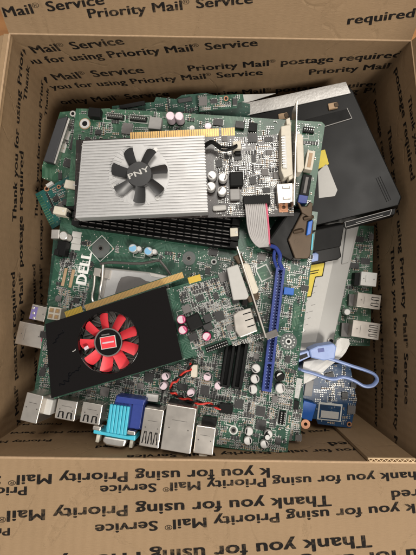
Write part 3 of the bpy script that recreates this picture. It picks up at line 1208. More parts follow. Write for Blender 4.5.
f.chip(87, 140, 5, 6, rot=-3)
f.header(309, 129.5, 13, 7, 5, 2, -5, frame=False)
o, p, k = f.box('power_socket', 310, 160, 8, 20, .0002, .009, 'cream', -6)
f.box('socket_well', 310, 160, 3.5, 15, .0092, .0094, 'tan_part', -6, parent=o, mark=False)
f.box('drive_socket', 306, 185, 9, 22, .0002, .008, 'black_plastic', -6)
f.box('key', 306, 185, 3, 17, .008, .0083, 'chip_gray', -6, mark=False)
f.box('drive_socket', 303, 199, 9, 8, .0002, .012, 'blue_plastic', -6)
f.components([(80, 110), (150, 112), (321, 124), (311, 204), (75, 204)], 1500, 22)

# ================================================================== LARGE MOTHERBOARD
f = Frame('large_motherboard', 'large green motherboard with white logo letters, black memory slots and a blue expansion slot', 'motherboard',
          (67, 176, .158), (320, 210, .176), (30, 404, .170))
f.slab('circuit_board', [(67, 180), (318, 212), (301, 345), (287, 456.5), (214, 446), (31, 404), (34, 392)], -T, 0, 'pcb_green', ref=0.0)
A0 = 0.0
# memory slots
mp_ = []
for i, (cx, cy) in enumerate(((156, 211.5), (155.3, 219), (154.5, 226.5), (153.8, 234))):
    p = f.L(cx, cy, .008)
    k = f.sc(cx, cy, .008)
    W, H = 165 * k, 6.4 * k
    mb = MB()
    mb.box(p.x, p.y, .0002, .0045, W, H, 'black_plastic')
    for sg in (-1, 1):
        mb.box(p.x, p.y + sg * H * 0.36, .0045, .0085, W, H * 0.26, 'black_plastic')
        for q in range(22):
            mb.box(p.x - W / 2 + (q + .5) * W / 22, p.y + sg * H * 0.36, .0085, .0088, W / 30, H * .12, 'chip_gray')
    mb.box(p.x - W * 0.06, p.y, .0045, .0083, W * 0.01, H * 0.7, 'black_plastic')
    for sg in (-1, 1):
        mb.box(p.x + sg * (W / 2 - 0.002), p.y, .0045, .0105, 0.006, H * 0.98, 'black_soft')
    o = mb.build('memory_slot', f.e, 0.0003)
    f.mark(p.x, p.y, W, H)
    mp_.append((o, p, W))
# pale latches
for o, px, py, w, h, z1, r in ((mp_[0][0], 70.5, 184.5, 13, 8.5, .013, -4), (mp_[1][0], 59.5, 210.5, 13, 8, .013, -2), (mp_[2][0], 234, 232, 8, 9, .011, 12)):
    q, p, k = f.box('latch', px, py, w, h, .003, z1, 'cream', r, parent=o, bevel=.0007)
    mb = MB()
    mb.box(p.x + w * k * .52, p.y - h * k * .25, .003, z1 - .002, w * k * .35, h * k * .45, 'black_plastic')
    mb.cyl(p.x + w * k * .3, p.y, z1, z1 + .0004, .0009, 'white_plastic', 10)
    mb.build('pivot', q)
f.box('socket', 72, 194, 10, 7, .0002, .009, 'black_plastic', 3)
f.box('socket', 66, 202, 8, 6, .0002, .008, 'chip', 3)
f.box('socket', 71, 206, 9, 5, .0002, .010, 'black_soft', 3)
f.hole(72.5, 203, 2.5, 'bronze')
f.box('shield_can', 55, 234, 8, 9, .0002, .008, 'silver', 8)
f.cap(63, 235.5, 4.4, .011, 'cap_white', 'silver')
f.box('socket', 61, 248, 9, 14, .0002, .009, 'black_plastic')
f.box('socket', 56, 252, 4, 6, .0002, .010, 'black_soft')
for i in range(3):
    f.box('paper_label', 75.5 + .5 * i, 247 - i * 6.2, 9.5, 6.0, .0002, .0006, 'label_white', 1 - i)
# gold strips and power socket
f.box('test_strip', 64, 277, 3, 18, .0002, .0012, 'tan_part', -1)
f.box('test_strip', 71.5, 278.5, 3, 18, .0002, .0012, 'tan_part', -1)
o, p, k = f.box('power_socket', 54, 313.5, 13, 12.5, .0002, .012, 'cream', 2, bevel=.0006)
mb = MB()
for a in (-1, 1):
    for b in (-1, 1):
        mb.box(p.x + a * 3 * k, p.y + b * 2.9 * k, .0121, .0123, 4.2 * k, 4.0 * k, 'tan_part')
        mb.box(p.x + a * 3 * k, p.y + b * 2.9 * k, .0123, .0125, 1.6 * k, 1.6 * k, 'gold')
mb.build('pin_wells', o)
# logo
f.letters('logo_lettering', 'DELL', (85.5, 285), (92, 252.5), .0004, 'logo_white', bold=.045, ky=1.05)
pq = f.L(82, 268, 0)
f.mark(pq.x, pq.y, .012, .034)
# cooler mounting pads
for px, py, sz in ((101, 248.5, 8.6), (189, 258.5, 6.6)):
    p = f.L(px, py, 0)
    k = f.sc(px, py)
    mb = MB()
    pts = []
    for q in range(24):
        t = 2 * PI * q / 24
        r = sz * k * (1.0 if sz < 7 else 0.92 + 0.14 * abs(math.cos(2 * t)))
        pts.append((p.x + r * math.cos(t + .12), p.y + r * 1.08 * math.sin(t + .12)))
    mb.prism(pts, .0001, .0006, 'pad_gray')
    mb.ring(p.x, p.y, .0006, .0011, 1.7 * k, 2.6 * k, 'dark_metal', 16)
    mb.cyl(p.x, p.y, .0006, .0008, 1.75 * k, 'black_plastic', 16)
    if sz > 7:
        for q in range(4):
            t = PI / 2 * q + .12
            a, b = (p.x + 13 * k * math.cos(t), p.y + 13 * k * math.sin(t)), (p.x + 13 * k * math.cos(t + PI / 2), p.y + 13 * k * math.sin(t + PI / 2))
            mb.box((a[0] + b[0]) / 2, (a[1] + b[1]) / 2, .0001, .0003, 18.4 * k, .0006, 'white_print', t + 3 * PI / 4)
    mb.build('cooler_pad', f.e)
    f.mark(p.x, p.y, sz * 2.2 * k, sz * 2.2 * k)
for px, py in ((132.5, 248), (148, 251)):
    f.cap(px, py, 4.2, .009, 'cap_blue', 'cap_white', ring='cap_white')
    f.cap(px + 6.2, py + .5, 2.6, .006, 'cap_white', 'cap_white', name='small_capacitor')
# processor socket under the black card
P = [f.L(x, y, .004) for x, y in ((103, 267), (150, 272), (170, 276), (163, 335), (92, 328))]
mb = MB()
mb.prism([(p.x, p.y) for p in P], .0004, .0036, 'silver')
sock = mb.build('processor_socket', f.e, .0008)
f.slab('load_plate', [(108, 269), (149, 273), (151, 276), (168, 279), (161, 334), (97, 327)], .0036, .0052, 'aluminium', parent=sock, bevel=.0007)
f.slab('socket_cover', [(118, 283), (121, 277.5), (128, 276), (140, 277.5), (146, 281), (158, 283), (154, 330), (110, 326), (114, 296)], .0052, .0062, 'chip_gray', parent=sock, bevel=.0005)
mb = MB()
mb.tube([f.L(100, 264, .007), f.L(112, 262.5, .008), f.L(140, 263.5, .008), f.L(158, 260.5, .009), f.L(161, 262, .009), f.L(168, 271, .008), f.L(174, 281, .006)], .0011, 'dark_metal')
mb.build('lever', sock)
mb = MB()
mb.tube([f.L(103, 265, .008), f.L(102, 280, .009), f.L(100, 292, .008), f.L(103, 300, .006)], .0011, 'silver')
mb.tube([f.L(95, 268, .006), f.L(94, 285, .006), f.L(92, 298, .006), f.L(95, 305, .006)], .0009, 'silver')
mb.build('lever', sock)
for px, py, w, h in ((97, 272, 7, 8), (107, 274, 6, 9)):
    f.box('hinge', px, py, w, h, .0004, .0075, 'port_metal', -2, parent=sock)
pq = f.L(132, 300)
f.mark(pq.x, pq.y, .072, .06)
pq = f.L(133, 262)
f.mark(pq.x, pq.y, .07, .008)

# blue expansion slot
p0, p1 = f.L(280.8, 268, .011), f.L(266.5, 391, .011)
d = p1 - p0
c_ = (p0 + p1) / 2
an = math.atan2(d.y, d.x)
Ls, Ws = d.length, 9.4 * f.sc(273, 330, .011)
mb = MB()
mb.box(c_.x, c_.y, .0002, .004, Ls, Ws, 'blue_plastic', an)
nx, ny = -math.sin(an), math.cos(an)
for sg in (-1, 1):
    mb.box(c_.x + nx * sg * Ws * .36, c_.y + ny * sg * Ws * .36, .004, .0112, Ls, Ws * .28, 'blue_plastic', an)
    for q in range(40):
        t = (q + .5) / 40 - .5
        mb.box(c_.x + nx * sg * Ws * .17 + math.cos(an) * Ls * t, c_.y + ny * sg * Ws * .17 + math.sin(an) * Ls * t, .004, .0085, Ls / 95, Ws * .10, 'periwinkle', an)
for t in (-.5, .28, .5):
    mb.box(c_.x + math.cos(an) * Ls * t * .99, c_.y + math.sin(an) * Ls * t * .99, .004, .0113, Ls * .018, Ws * .98, 'blue_plastic', an)
slot = mb.build('expansion_slot', f.e, .0002)
f.mark(c_.x, c_.y, Ws * 1.2, Ls)
mb = MB()
mb.tube([f.L(282, 268, .011), f.L(279.5, 262, .013), f.L(280, 255, .015), f.L(276, 248, .015), f.L(271, 246, .014)], .0016, 'blue_plastic')
mb.tube([f.L(277, 268, .010), f.L(274, 258, .012), f.L(275, 250, .013)], .0013, 'blue_plastic')
mb.build('slot_latch', slot)
f.box('drive_socket', 289, 291, 10, 7, .0002, .007, 'bright_blue', 2)
# black expansion slots
for cx, cy, ln in ((229, 356, 62), (241, 358, 62)):
    p = f.L(cx, cy, .011)
    k = f.sc(cx, cy, .011)
    mb = MB()
    mb.box(p.x, p.y, .0002, .0045, 11.5 * k, ln * k, 'black_plastic')  # slot base, built wider and black to include the shadow beside it
    for sg in (-1, 1):
        mb.box(p.x + sg * 3.3 * k, p.y, .0045, .0112, 2.6 * k, ln * k, 'black_plastic')
    mb.box(p.x, p.y - ln * k * .48, .0045, .0112, 9 * k, ln * k * .04, 'black_soft')
    mb.build('expansion_slot', f.e, .0003)['label'] = 'black expansion slot'
    f.mark(p.x, p.y, 10 * k, ln * k)
for px, py in ((256, 368.5), (255, 379), (253, 389.5)):
    f.cap(px, py, 4.5, .009, 'cap_white', 'cap_white', ring='chip')
f.cap(280.5, 376.5, 4.6, .010, 'black_plastic', 'black_plastic', ring='cap_white')
f.cap(280.5, 388.5, 5.0, .008, 'cap_white', 'cap_white', ring='chip_gray')
for px, py in ((249, 431.5), (248, 441), (268.5, 434.5), (264.5, 444.5)):
    f.cap(px, py, 4.2, .006, 'cap_white', 'cap_white', ring='black_plastic')
f.cap(267.5, 437.5, 2.8, .011, 'cap_white', 'black_plastic', name='small_capacitor')
for px, py in ((165, 376.5), (163, 386), (190.5, 393), (218, 386), (207, 377)):
    f.cap(px, py, 3.8, .011, 'pink_cap', 'pink_cap', ring='chip')
f.box('wire_socket', 194, 371, 6, 12, .0002, .010, 'cream', 6)
f.hole(288.5, 341.5, 3.2, 'white_print', outer='pad_gray', ro=8.5)
pc = f.L(288.5, 341.5)
kk = f.sc(288, 341)
mb = MB()
for q in range(12):
    t = 2 * PI * q / 12
    mb.cyl(pc.x + 5.8 * kk * math.cos(t), pc.y + 5.8 * kk * math.sin(t), .0005, .0008, .8 * kk, 'white_print', 8)
mb.build('via_ring', f.e)
f.hole(233.5, 430, 3.0, 'dark_metal', outer='white_print', ro=4.4)
f.chip(261, 425, 10, 10)
f.header(282.5, 418, 8, 16, 2, 6, 0)
f.chip(239, 404, 9, 9)
f.chip(214, 432, 8, 6)
f.box('chipset', 296, 318, 7, 26, .0001, .0006, 'pcb_bright', 0)
o, p, k = f.box('printed_panel', 264, 273, 13, 15, .0001, .0003, 'white_print', 35, bevel=0)
f.box('panel_fill', 264, 273, 10.5, 12.5, .0003, .0004, 'pcb_bright', 35, parent=o, bevel=0, mark=False)
f.chip(262, 257, 8, 7, 'chip_gray')
f.box('audio_socket', 152, 398, 12, 7, .0002, .006, 'white_plastic', 3)
f.box('header_block', 226, 409, 14, 9, .0002, .009, 'black_plastic', 2)
f.chip(296, 255, 9, 9, 'chip_gray')
f.chip(213, 252, 9, 7)
f.hole(214, 262, 3, 'white_print')
f.chip(42, 372, 6, 8)

# rear sockets along the lower edge
z = 0.0002
metal_port(f, 31.5, 408, 17, 27, z, .026, -3, 0, name='display_port')
f.box('port_shroud', 45.5, 406.5, 12, 15, z, .018, 'label_white', -2, bevel=.0008)
metal_port(f, 66, 410, 20, 19, z, .016, 0, 2, name='usb_port')
metal_port(f, 91, 413.5, 20, 20, z, .016, 0, 2, name='usb_port')
metal_port(f, 151.5, 428, 19.5, 37, z, .020, 1, 3, name='usb_port')
metal_port(f, 178.5, 429, 30, 44, z, .022, 1, 0, name='network_port')
metal_port(f, 204.5, 440.5, 19.5, 27, z, .018, 2, 0, name='audio_port')
f.box('jack_barrel', 203, 455, 9, 6, .003, .015, 'cream', 2, bevel=.0015)
f.box('port_foot', 151, 408, 17, 4, z, .012, 'black_plastic', 1)
f.box('port_foot', 180, 405, 24, 5, z, .013, 'black_plastic', 1)
f.box('port_foot', 209, 423, 15, 7, z, .012, 'black_plastic', 1)
# blue and teal video port
vp = f.slab('video_port', [(116, 395), (146, 399), (141, 430), (109, 427)], z, .014, 'blue_plastic', bevel=.0008)
f.slab('step', [(133, 402), (144, 403), (140, 429), (129, 428)], .014, .0165, 'blue_plastic', parent=vp, bevel=.0006)
f.slab('step', [(117, 396), (145, 400), (143.5, 406), (114.5, 402)], .014, .0168, 'blue_plastic', parent=vp, bevel=.0006)
for i in range(6):
    t = i / 5
    x0 = 111.3 + 17 * t
    f.slab('rib', [(x0 - 1.35, 404 + 2.4 * t), (x0 + 1.35, 404.4 + 2.4 * t), (x0 - 2.4, 435.5 + 1.6 * t), (x0 - 5.6, 435 + 1.6 * t)], .013, .0168, 'teal_plastic', parent=vp, bevel=.0005)
f.slab('rib_bed', [(110, 405), (130, 408), (125, 437), (105, 434)], .010, .0150, 'teal_plastic', parent=vp)
f.slab('flange', [(93.5, 428.5), (99, 429.5), (101, 431.5), (127, 436), (135.5, 435.5), (135, 441), (93, 433.5)], .002, .0176, 'teal_plastic', parent=vp, bevel=.0006)
f.slab('metal_shell', [(104, 436.2), (126.5, 440), (124, 447.5), (119, 447.8), (106, 445.5), (102, 442)], .004, .0155, 'silver', parent=vp, bevel=.0012)
for px, py in ((97.5, 438.5), (131, 444)):
    f.box('screw_post', px, py, 3.6, 8, .006, .0125, 'cream', 0, parent=vp, bevel=.0006)
for px, py in ((96.5, 428.5), (131, 433)):
    f.box('solder_lug', px, py, 8, 4, .010, .0185, 'port_metal', 0, parent=vp, bevel=.0006)
f.box('corner_tab', 51, 398.5, 4, 5, z, .012, 'label_white', 10)
f.components([(62, 238), (100, 242), (92, 320), (52, 330)], 420, 31)
f.components([(108, 244), (258, 262), (256, 290), (200, 286), (176, 262), (112, 258)], 260, 32)
f.components([(240, 246), (312, 256), (299, 350), (240, 345)], 430, 33)
f.components([(52, 396), (184, 362), (262, 338), (299, 346), (285, 454), (216, 444), (150, 430), (36, 402)], 2300, 34)
f.components([(45, 330), (52, 396), (36, 400)], 90, 35)

# twisted fan wire
mb = MB()
path = [(223, 409.5), (212, 405), (198, 402.5), (186, 399.5), (178, 396), (171, 392), (172, 384), (180, 377), (190, 369), (192, 362)]
for ph, mt in ((0, 'red_wire'), (PI, 'black_soft')):
    pp = []
    for i in range(len(path) - 1):
        for q in range(4):
            t = q / 4
            x, y = path[i][0] * (1 - t) + path[i + 1][0] * t, path[i][1] * (1 - t) + path[i + 1][1] * t
            a = (i * 4 + q) * 1.0 + ph
            pp.append(U(x + 1.0 * math.cos(a), y + 1.3 * math.sin(a), .1885 + .0012 * math.sin(a * 1.1)))
    mb.tube(pp, .00085, mt, 6)
o = mb.build('twisted_wire', None, 0, True)
tag(o, 'red and black twisted fan wire running over the large motherboard', 'wire')

# ================================================================== BLUE LATCH WITH LOOP, WHITE WEDGE
f = Frame('latch_clip', 'periwinkle blue plastic clip with a long open loop handle', 'clip',
          (308, 345, .170), (338, 344, .168), (309, 362, .168))
f.slab('clip_body', [(309, 350), (318, 346), (334, 343.5), (337, 347), (335, 359), (324, 361), (311, 358)], -.006, .003, 'periwinkle', bevel=.0012)
f.slab('clip_notch', [(318, 349), (324, 348), (324.5, 351.5), (318.5, 352.5)], .003, .0034, 'blue_plastic')
f.slab('clip_arm', [(296, 354), (310, 350), (311, 357), (298, 363)], -.004, .001, 'periwinkle', bevel=.0008)
f.slab('arm_slot', [(299, 356), (307, 353.3), (308, 356.5), (300, 360)], .001, .0014, 'black_plastic')
mb = MB()
mb.tube([f.L(x, y, h) for x, y, h in ((318, 356, 0), (334, 360, .001), (352, 366, .002), (366, 370.5, .002), (374.5, 374.5, .001), (377, 380, 0), (372.5, 385.5, -.001), (364, 386, -.002), (354, 380.5, -.003), (343, 377, -.004), (331, 379, -.004), (312, 373, -.004), (297, 368.5, -.003), (296, 361, -.001))], .0014, 'periwinkle', 10, 1.7)
mb.build('loop_handle', f.e, 0, True)

f = Frame('white_wedge', 'crumpled white plastic sheet tucked under the periwinkle blue clip', 'plastic sheet',
          (300, 350, .158), (349, 340, .157), (300, 380, .157))
rn = random.Random(2)
mb = MB()
pts = [(337, 340.5), (341, 338), (349, 339), (350, 344), (346, 352), (342, 357), (330, 366), (316, 378), (304, 384), (301, 376), (304, 362), (320, 356), (334, 352)]
P = [f.L(x, y, rn.uniform(0, .004)) for x, y in pts]
cc = sum(P, Vector()) / len(P)
cc.z = .006
n = len(P)
vs = [tuple(p) for p in P] + [tuple(p.lerp(cc, .45) + Vector((0, 0, rn.uniform(-.002, .002)))) for p in P] + [tuple(cc)] + [(p.x, p.y, p.z - .003) for p in P]
fs = []
for i in range(n):
    j = (i + 1) % n
    fs += [(i, n + i, n + j, j), (n + i, 2 * n, n + j), (i, j, 2 * n + 1 + j, 2 * n + 1 + i)]
mb.add(vs, fs, 'white_plastic')
mb.build('sheet', f.e, 0)


# ================================================================== FANS
def fan(f, px, py, r_hub, r_tip, z0, z1, nbl, hub_mat, blade_mat, w0, w1, a_off, sweep, name='fan'):
    c = f.L(px, py, z1)
    k = f.sc(px, py, z1)
    e = MB()
    e.cyl(c.x, c.y, z0, z1 - .0006, r_hub * k, hub_mat, 40)
    e.cyl(c.x, c.y, z1 - .0006, z1, r_hub * k, hub_mat, 40, r_hub * k * .95)
    o = e.build(name, f.e, 0, True)
    for i in range(nbl):
        a = 2 * PI * i / nbl + a_off
        b = MB()
        NR, NA = 5, 4
        vs = []
        for lay in (0, -.0007):
            for j in range(NR + 1):
                t = j / NR
                r = (r_hub * .92 + (r_tip - r_hub * .92) * t) * k
                half = (w0 + (w1 - w0) * t) / 2 * k
                for q in range(NA + 1):
                    u = q / NA * 2 - 1
                    rr = r - (abs(u) ** 3) * k * 1.0 * (1 if j == NR else 0)
                    ang = a + sweep * t + u * half / r
                    z = (z0 + z1) / 2 + .0008 - u * (z1 - z0) * .36 + .0006 * (1 - u * u) + lay
                    vs.append((c.x + rr * math.cos(ang), c.y + rr * math.sin(ang), z))
        S = (NR + 1) * (NA + 1)
        fs = []
        for j in range(NR):
            for q in range(NA):
                i0 = j * (NA + 1) + q
                fs.append((i0, i0 + NA + 1, i0 + NA + 2, i0 + 1))
                fs.append((S + i0, S + i0 + 1, S + i0 + NA + 2, S + i0 + NA + 1))
        rimv = [q for q in range(NA + 1)] + [j * (NA + 1) + NA for j in range(1, NR + 1)] + [NR * (NA + 1) + q for q in range(NA - 1, -1, -1)] + [j * (NA + 1) for j in range(NR - 1, 0, -1)]
        for q in range(len(rimv)):
            a1, a2 = rimv[q], rimv[(q + 1) % len(rimv)]
            fs.append((a1, a2, S + a2, S + a1))
        b.add(vs, fs, blade_mat)
        b.build('blade', o, 0, True)
    return o, c, k


# ================================================================== SILVER COOLER CARD
f = Frame('graphics_card', 'graphics card with a large silver finned cooler and dark grey fan', 'graphics card',
          (76, 140, .190), (291, 131, .193), (74, 217, .191))
f.slab('circuit_board', [(76, 140), (128, 138), (232, 133), (236, 137), (291, 134), (294, 216), (74, 220)], -T, 0, 'pcb_brown', ref=0)
# gold fingers
P0, P1 = f.L(130, 136.5, 0), f.L(235, 131.5, 0)
d = P1 - P0
an = math.atan2(d.y, d.x)
k = f.sc(180, 134)
mb = MB()
c_ = (P0 + P1) / 2
mb.box(c_.x, c_.y, -T * .9, -.0001, d.length, 8.5 * k, 'pcb_brown', an)
nf = 46
for i in range(nf):
    t = (i + .5) / nf
    q = P0.lerp(P1, t)
    if .84 < t < .87:
        continue
    mb.box(q.x, q.y, -.0001, .0001, d.length / nf * .78, 8.0 * k, 'gold', an)
mb.build('edge_connector', f.e)
# finned cooler
hs = f.slab('cooler', [(82, 143), (204, 137), (208, 212), (75, 218)], .001, .0128, 'aluminium', bevel=.0004, ref=.0128)
zt = .0135
TLc, TRc, BRc, BLc = f.L(83, 142, zt), f.L(204.5, 136.5, zt), f.L(208, 209, zt), f.L(76, 214, zt)
fc_ = f.L(139, 174.5, zt)
kf = f.sc(139, 174, zt)
Rf = 30.5 * kf
mb = MB()
NF = 25
for i in range(NF + 1):
    t = i / NF
    A, B = TLc.lerp(BLc, t), TRc.lerp(BRc, t)
    dy = (A.y + (B.y - A.y) * ((fc_.x - A.x) / (B.x - A.x))) - fc_.y
    th = .0010 if i not in (0, NF) else .0014
    segs = [(A, B)]
    if abs(dy) < Rf * .985:
        hx = math.sqrt(Rf * Rf - dy * dy)
        d = (B - A)
        ta, tb = (fc_.x - hx - A.x) / d.x, (fc_.x + hx - A.x) / d.x
        segs = [(A, A + d * ta), (A + d * tb, B)]
    for a, b in segs:
        dd = b - a
        if dd.length > .001:
            mb.box((a.x + b.x) / 2, (a.y + b.y) / 2, .0128, zt, dd.length, th, 'fin_metal', math.atan2(dd.y, dd.x))
mb.build('fins', hs)
# smooth land on the right third above and below the fan, dished bowl and its short radial fins
mb = MB()
mb.cyl(fc_.x, fc_.y, .0128, .0129, Rf * 1.0, 'aluminium', 48)
for i in range(44):
    a = 2 * PI * i / 44
    if math.cos(a - .3) > -.1:
        continue
    r0, r1 = Rf * .72, Rf * 1.03
    mb.box(fc_.x + (r0 + r1) / 2 * math.cos(a + .1), fc_.y + (r0 + r1) / 2 * math.sin(a + .1), .0129, .0134, r1 - r0, .0007, 'fin_metal', a + .35)
mb.build('fan_bowl', hs)
for px, py in ((115, 187), (158, 199), (156, 151)):
    p = f.L(px, py, .011)
    mb = MB()
    mb.cyl(p.x, p.y, .0128, .0140, 2.2 * kf, 'cap_white', 14)
    mb.build('screw', hs)
mb = MB()
a, b = BLc.copy(), BRc.copy()
mb.box((a.x + b.x) / 2, (a.y + b.y) / 2 - .0012, .0025, zt - .002, (b - a).length, .0012, 'fin_metal', math.atan2((b - a).y, (b - a).x))
mb.build('front_skirt', hs)
o, c, k = fan(f, 139, 174, 13.0, 29.0, .0136, .0186, 7, 'fan_gray', 'fan_gray', 8.5, 11.5, .28, -.10)
dx, dy = math.cos(math.radians(16)), math.sin(math.radians(16))
f.letters('logo_lettering', 'PNY', (129.3, 179.3), (149.8, 170.6), .0188, 'label_white', bold=.02, ky=.66, parent=o)
pq = f.L(140, 178)
f.mark(pq.x, pq.y, .115, .07)
# parts on the bare end of the board
for px, py in ((212, 175), (223, 177), (211, 186), (222, 190.5)):
    f.cap(px, py, 4.5, .008, 'cap_white', 'cap_white', ring='chip_gray')
f.box('choke', 236.5, 178.5, 14, 14.5, .0002, .006, 'black_soft', 0, bevel=.0012)
f.box('choke', 235, 194, 10, 11, .0002, .005, 'gray_plastic', 0, bevel=.0008)
o, p, k = f.box('crystal', 219.5, 207.5, 14, 5.5, .0002, .0035, 'label_white', 2, bevel=.0014)
f.chip(253, 180, 7, 8, rot=3)
f.chip(238, 157, 8, 6, rot=3)
f.chip(219, 163, 7, 8, rot=3)
f.chip(265, 172, 7, 7, 'chip_gray', rot=3)
f.box('fan_plug', 237, 145, 8, 8, .0002, .008, 'cream', 2)
f.box('wire_guide', 238, 152, 6, 5, .0002, .004, 'black_plastic', 0)
mb = MB()
mb.tube([f.L(204, 148, .006), f.L(212, 143, .010), f.L(222, 150, .009), f.L(232, 149, .009), f.L(237, 146, .009)], .0010, 'black_plastic')
mb.tube([f.L(204, 145, .006), f.L(212, 141, .009), f.L(222, 147, .008), f.L(232, 147, .009), f.L(237, 145, .008)], .0009, 'black_plastic')
mb.build('fan_cable', f.e, 0, True)
f.box('ribbon_header', 257, 199.5, 27, 9, .0002, .0075, 'black_soft', 1)
f.box('screw_ring', 283.5, 207.5, 9.5, 9.5, .0001, .0006, 'copper', 0, bevel=.003)
f.hole(283.5, 207.5, 3.6, 'copper')
# DVI port
dv = f.slab('video_port', [(281, 126), (291, 124), (293, 174), (284, 178), (281, 170)], .0003, .0125, 'cream', bevel=.0008)
f.slab('pin_bank', [(281.5, 136), (286, 135.5), (287.5, 168), (283, 168)], .0125, .0140, 'white_plastic', parent=dv, bevel=.0003)
mb = MB()
for i in range(12):
    q = f.L(282.6 + .12 * i, 138 + 2.6 * i, .0140)
    mb.box(q.x, q.y, .0140, .0150, .0022, .0005, 'silver')
mb.build('pins', dv)
f.slab('outer_socket', [(296, 134), (301.5, 133), (303.5, 137), (304.5, 167), (302, 172), (297, 172)], -.001, .0115, 'cream', parent=dv, bevel=.0010)
f.slab('screw_post', [(286, 119), (290, 117), (291.5, 125), (287, 127)], .002, .0105, 'cream', parent=dv, bevel=.0006)
f.slab('screw_post', [(288, 172), (293, 170), (294, 178), (289, 180)], .002, .0105, 'cream', parent=dv, bevel=.0006)
o, p, k = f.box('hdmi_port', 285.5, 193, 17, 20, .0002, .0075, 'port_metal', 2, bevel=.0006)
mb = MB()
for sg in (-1, 1):
    mb.box(p.x + .8 * k, p.y + sg * 5.5 * k, .0076, .0082, 8 * k, 2.4 * k, 'dark_metal')
    mb.box(p.x + .8 * k, p.y + sg * 5.5 * k, .0082, .0086, 6 * k, 1.2 * k, 'port_metal')
mb.build('shell_spring', o)
# bracket, standing square to the board
A, B = f.L(297, 101, .012), f.L(294, 205, .012)
d = B - A
mb = MB()
c_ = (A + B) / 2
mb.box(c_.x, c_.y, -.006, .0130, d.length, .0011, 'port_metal', math.atan2(d.y, d.x))
mb.build('bracket', f.e, .0003)
f.components([(206, 139), (232, 138), (290, 136), (293, 214), (207, 217)], 800, 41)

# ================================================================== VIDEO ADAPTER ON ITS RIBBON CABLE
f = Frame('video_adapter', 'bronze port bracket with black plug hanging from a grey ribbon cable', 'adapter',
          (286, 212, .194), (314, 204, .194), (290, 260, .184))
f.slab('bracket', [(302.5, 212), (312, 218), (314, 222), (310.5, 256), (308, 259), (295, 259), (288, 240)], -.0012, .0008, 'bronze', bevel=.0008)
f.slab('bracket_foot', [(297, 201.5), (300, 203), (302, 206.5), (307, 206.5), (310, 202), (313, 203), (312, 219), (302, 213)], .0006, .0034, 'bronze', bevel=.0006)
f.slab('plug_hood', [(258, 248), (270, 238), (287, 214), (303, 210), (300, 225), (289, 241), (295, 258), (291, 262), (276, 254)], -.018, -.0014, 'black_plastic', bevel=.0015)
f.slab('port_insert', [(308.5, 222), (313.2, 220), (311, 234), (306.5, 236)], .0008, .0034, 'bright_blue', bevel=.0006)
f.slab('port_edge', [(312.4, 234), (313.8, 234), (312.5, 250), (311, 250)], -.004, .001, 'teal_plastic', bevel=.0002)
for px, py in ((310, 217.5), (300, 231)):
    q = f.L(px, py, .002)
    k = f.sc(px, py)
    mb = MB()
    mb.tube([f.L(px - 6, py + 1.5, .0018), f.L(px, py, .0026), f.L(px + 3, py - .6, .0018)], .0014, 'bronze')
    mb.build('bracket_rib', f.e, 0, True)
f.hole(296.5, 241.5, 2.6, 'bronze', 'screw')
# ribbon cable
mb = MB()
pts = [((244.5, 204.5, .1995), (267, 204, .2000)), ((245, 207, .2020), (267.5, 206.5, .2025)), ((246, 216, .2005), (268.5, 216, .2005)), ((247, 226, .1965), (269.5, 227, .1960)), ((249.5, 236, .1925), (270, 236, .1920)), ((254, 243, .1895), (270, 243, .1885)), ((259, 247, .1870), (271, 246, .1860))]
NS = 12
for i in range(NS):
    pa = []
    for (l, r) in pts:
        t = (i + .5) / NS
        a = U(*l).lerp(U(*r), t)
        pa.append(a)
    w = (U(*pts[0][1]) - U(*pts[0][0])).length / NS / 2
    mb.tube([f.inv @ q for q in pa], w * 1.02, 'pink_stripe' if i == NS - 1 else 'ribbon_gray', 8)
mb.build('ribbon_cable', f.e, 0, True)

# ================================================================== BLACK CARD WITH RED FAN
f = Frame('graphics_card', 'graphics card with a glossy black shroud and red bladed fan', 'graphics card',
          (45, 325, .185), (165, 286, .189), (66, 394, .188))
f.slab('circuit_board', [(46, 327), (166, 289), (227, 272), (238, 300), (262, 335), (183, 360), (54, 399)], -T, 0, 'pcb_green', ref=0)
SH = .0125
# shroud with a real round opening
ctr = f.L(108.3, 342.3, SH)
ks = f.sc(108, 342, SH)
Ro = 30.5 * ks
out = [f.L(x, y, SH) for x, y in ((45, 324), (165.5, 286), (182.5, 359.5), (51, 398.5))]
mb = MB()
n = 72


def ray_poly(cx, cy, ang, poly):
    best = 1e9
    dx, dy = math.cos(ang), math.sin(ang)
    for i in range(len(poly)):
        a, b = poly[i], poly[(i + 1) % len(poly)]
        ex, ey = b.x - a.x, b.y - a.y
        den = dx * ey - dy * ex
        if abs(den) < 1e-12:
            continue
        t = ((a.x - cx) * ey - (a.y - cy) * ex) / den
        u = ((a.x - cx) * dy - (a.y - cy) * dx) / den
        if t > 0 and -1e-6 <= u <= 1 + 1e-6:
            best = min(best, t)
    return best


angs = sorted([2 * PI * i / n for i in range(n)] + [math.atan2(p.y - ctr.y, p.x - ctr.x) % (2 * PI) for p in out])
N_ = len(angs)
inn = [(ctr.x + Ro * math.cos(a), ctr.y + Ro * math.sin(a)) for a in angs]
ou = []
for a in angs:
    t = ray_poly(ctr.x, ctr.y, a, out)
    ou.append((ctr.x + t * math.cos(a), ctr.y + t * math.sin(a)))
vs = [(x, y, SH) for x, y in inn] + [(x, y, SH) for x, y in ou] + [(x, y, .004) for x, y in inn] + [(x, y, .0015) for x, y in ou]
fs = []
for i in range(N_):
    j = (i + 1) % N_
    fs += [(i, N_ + i, N_ + j, j), (N_ + i, 3 * N_ + i, 3 * N_ + j, N_ + j), (i, j, 2 * N_ + j, 2 * N_ + i), (2 * N_ + i, 2 * N_ + j, 3 * N_ + j, 3 * N_ + i)]
mb.add(vs, fs, 'gloss_black')
mb.ring(ctr.x, ctr.y, SH, SH + .0004, Ro * 1.0, Ro * 1.03, 'gloss_black', 60)
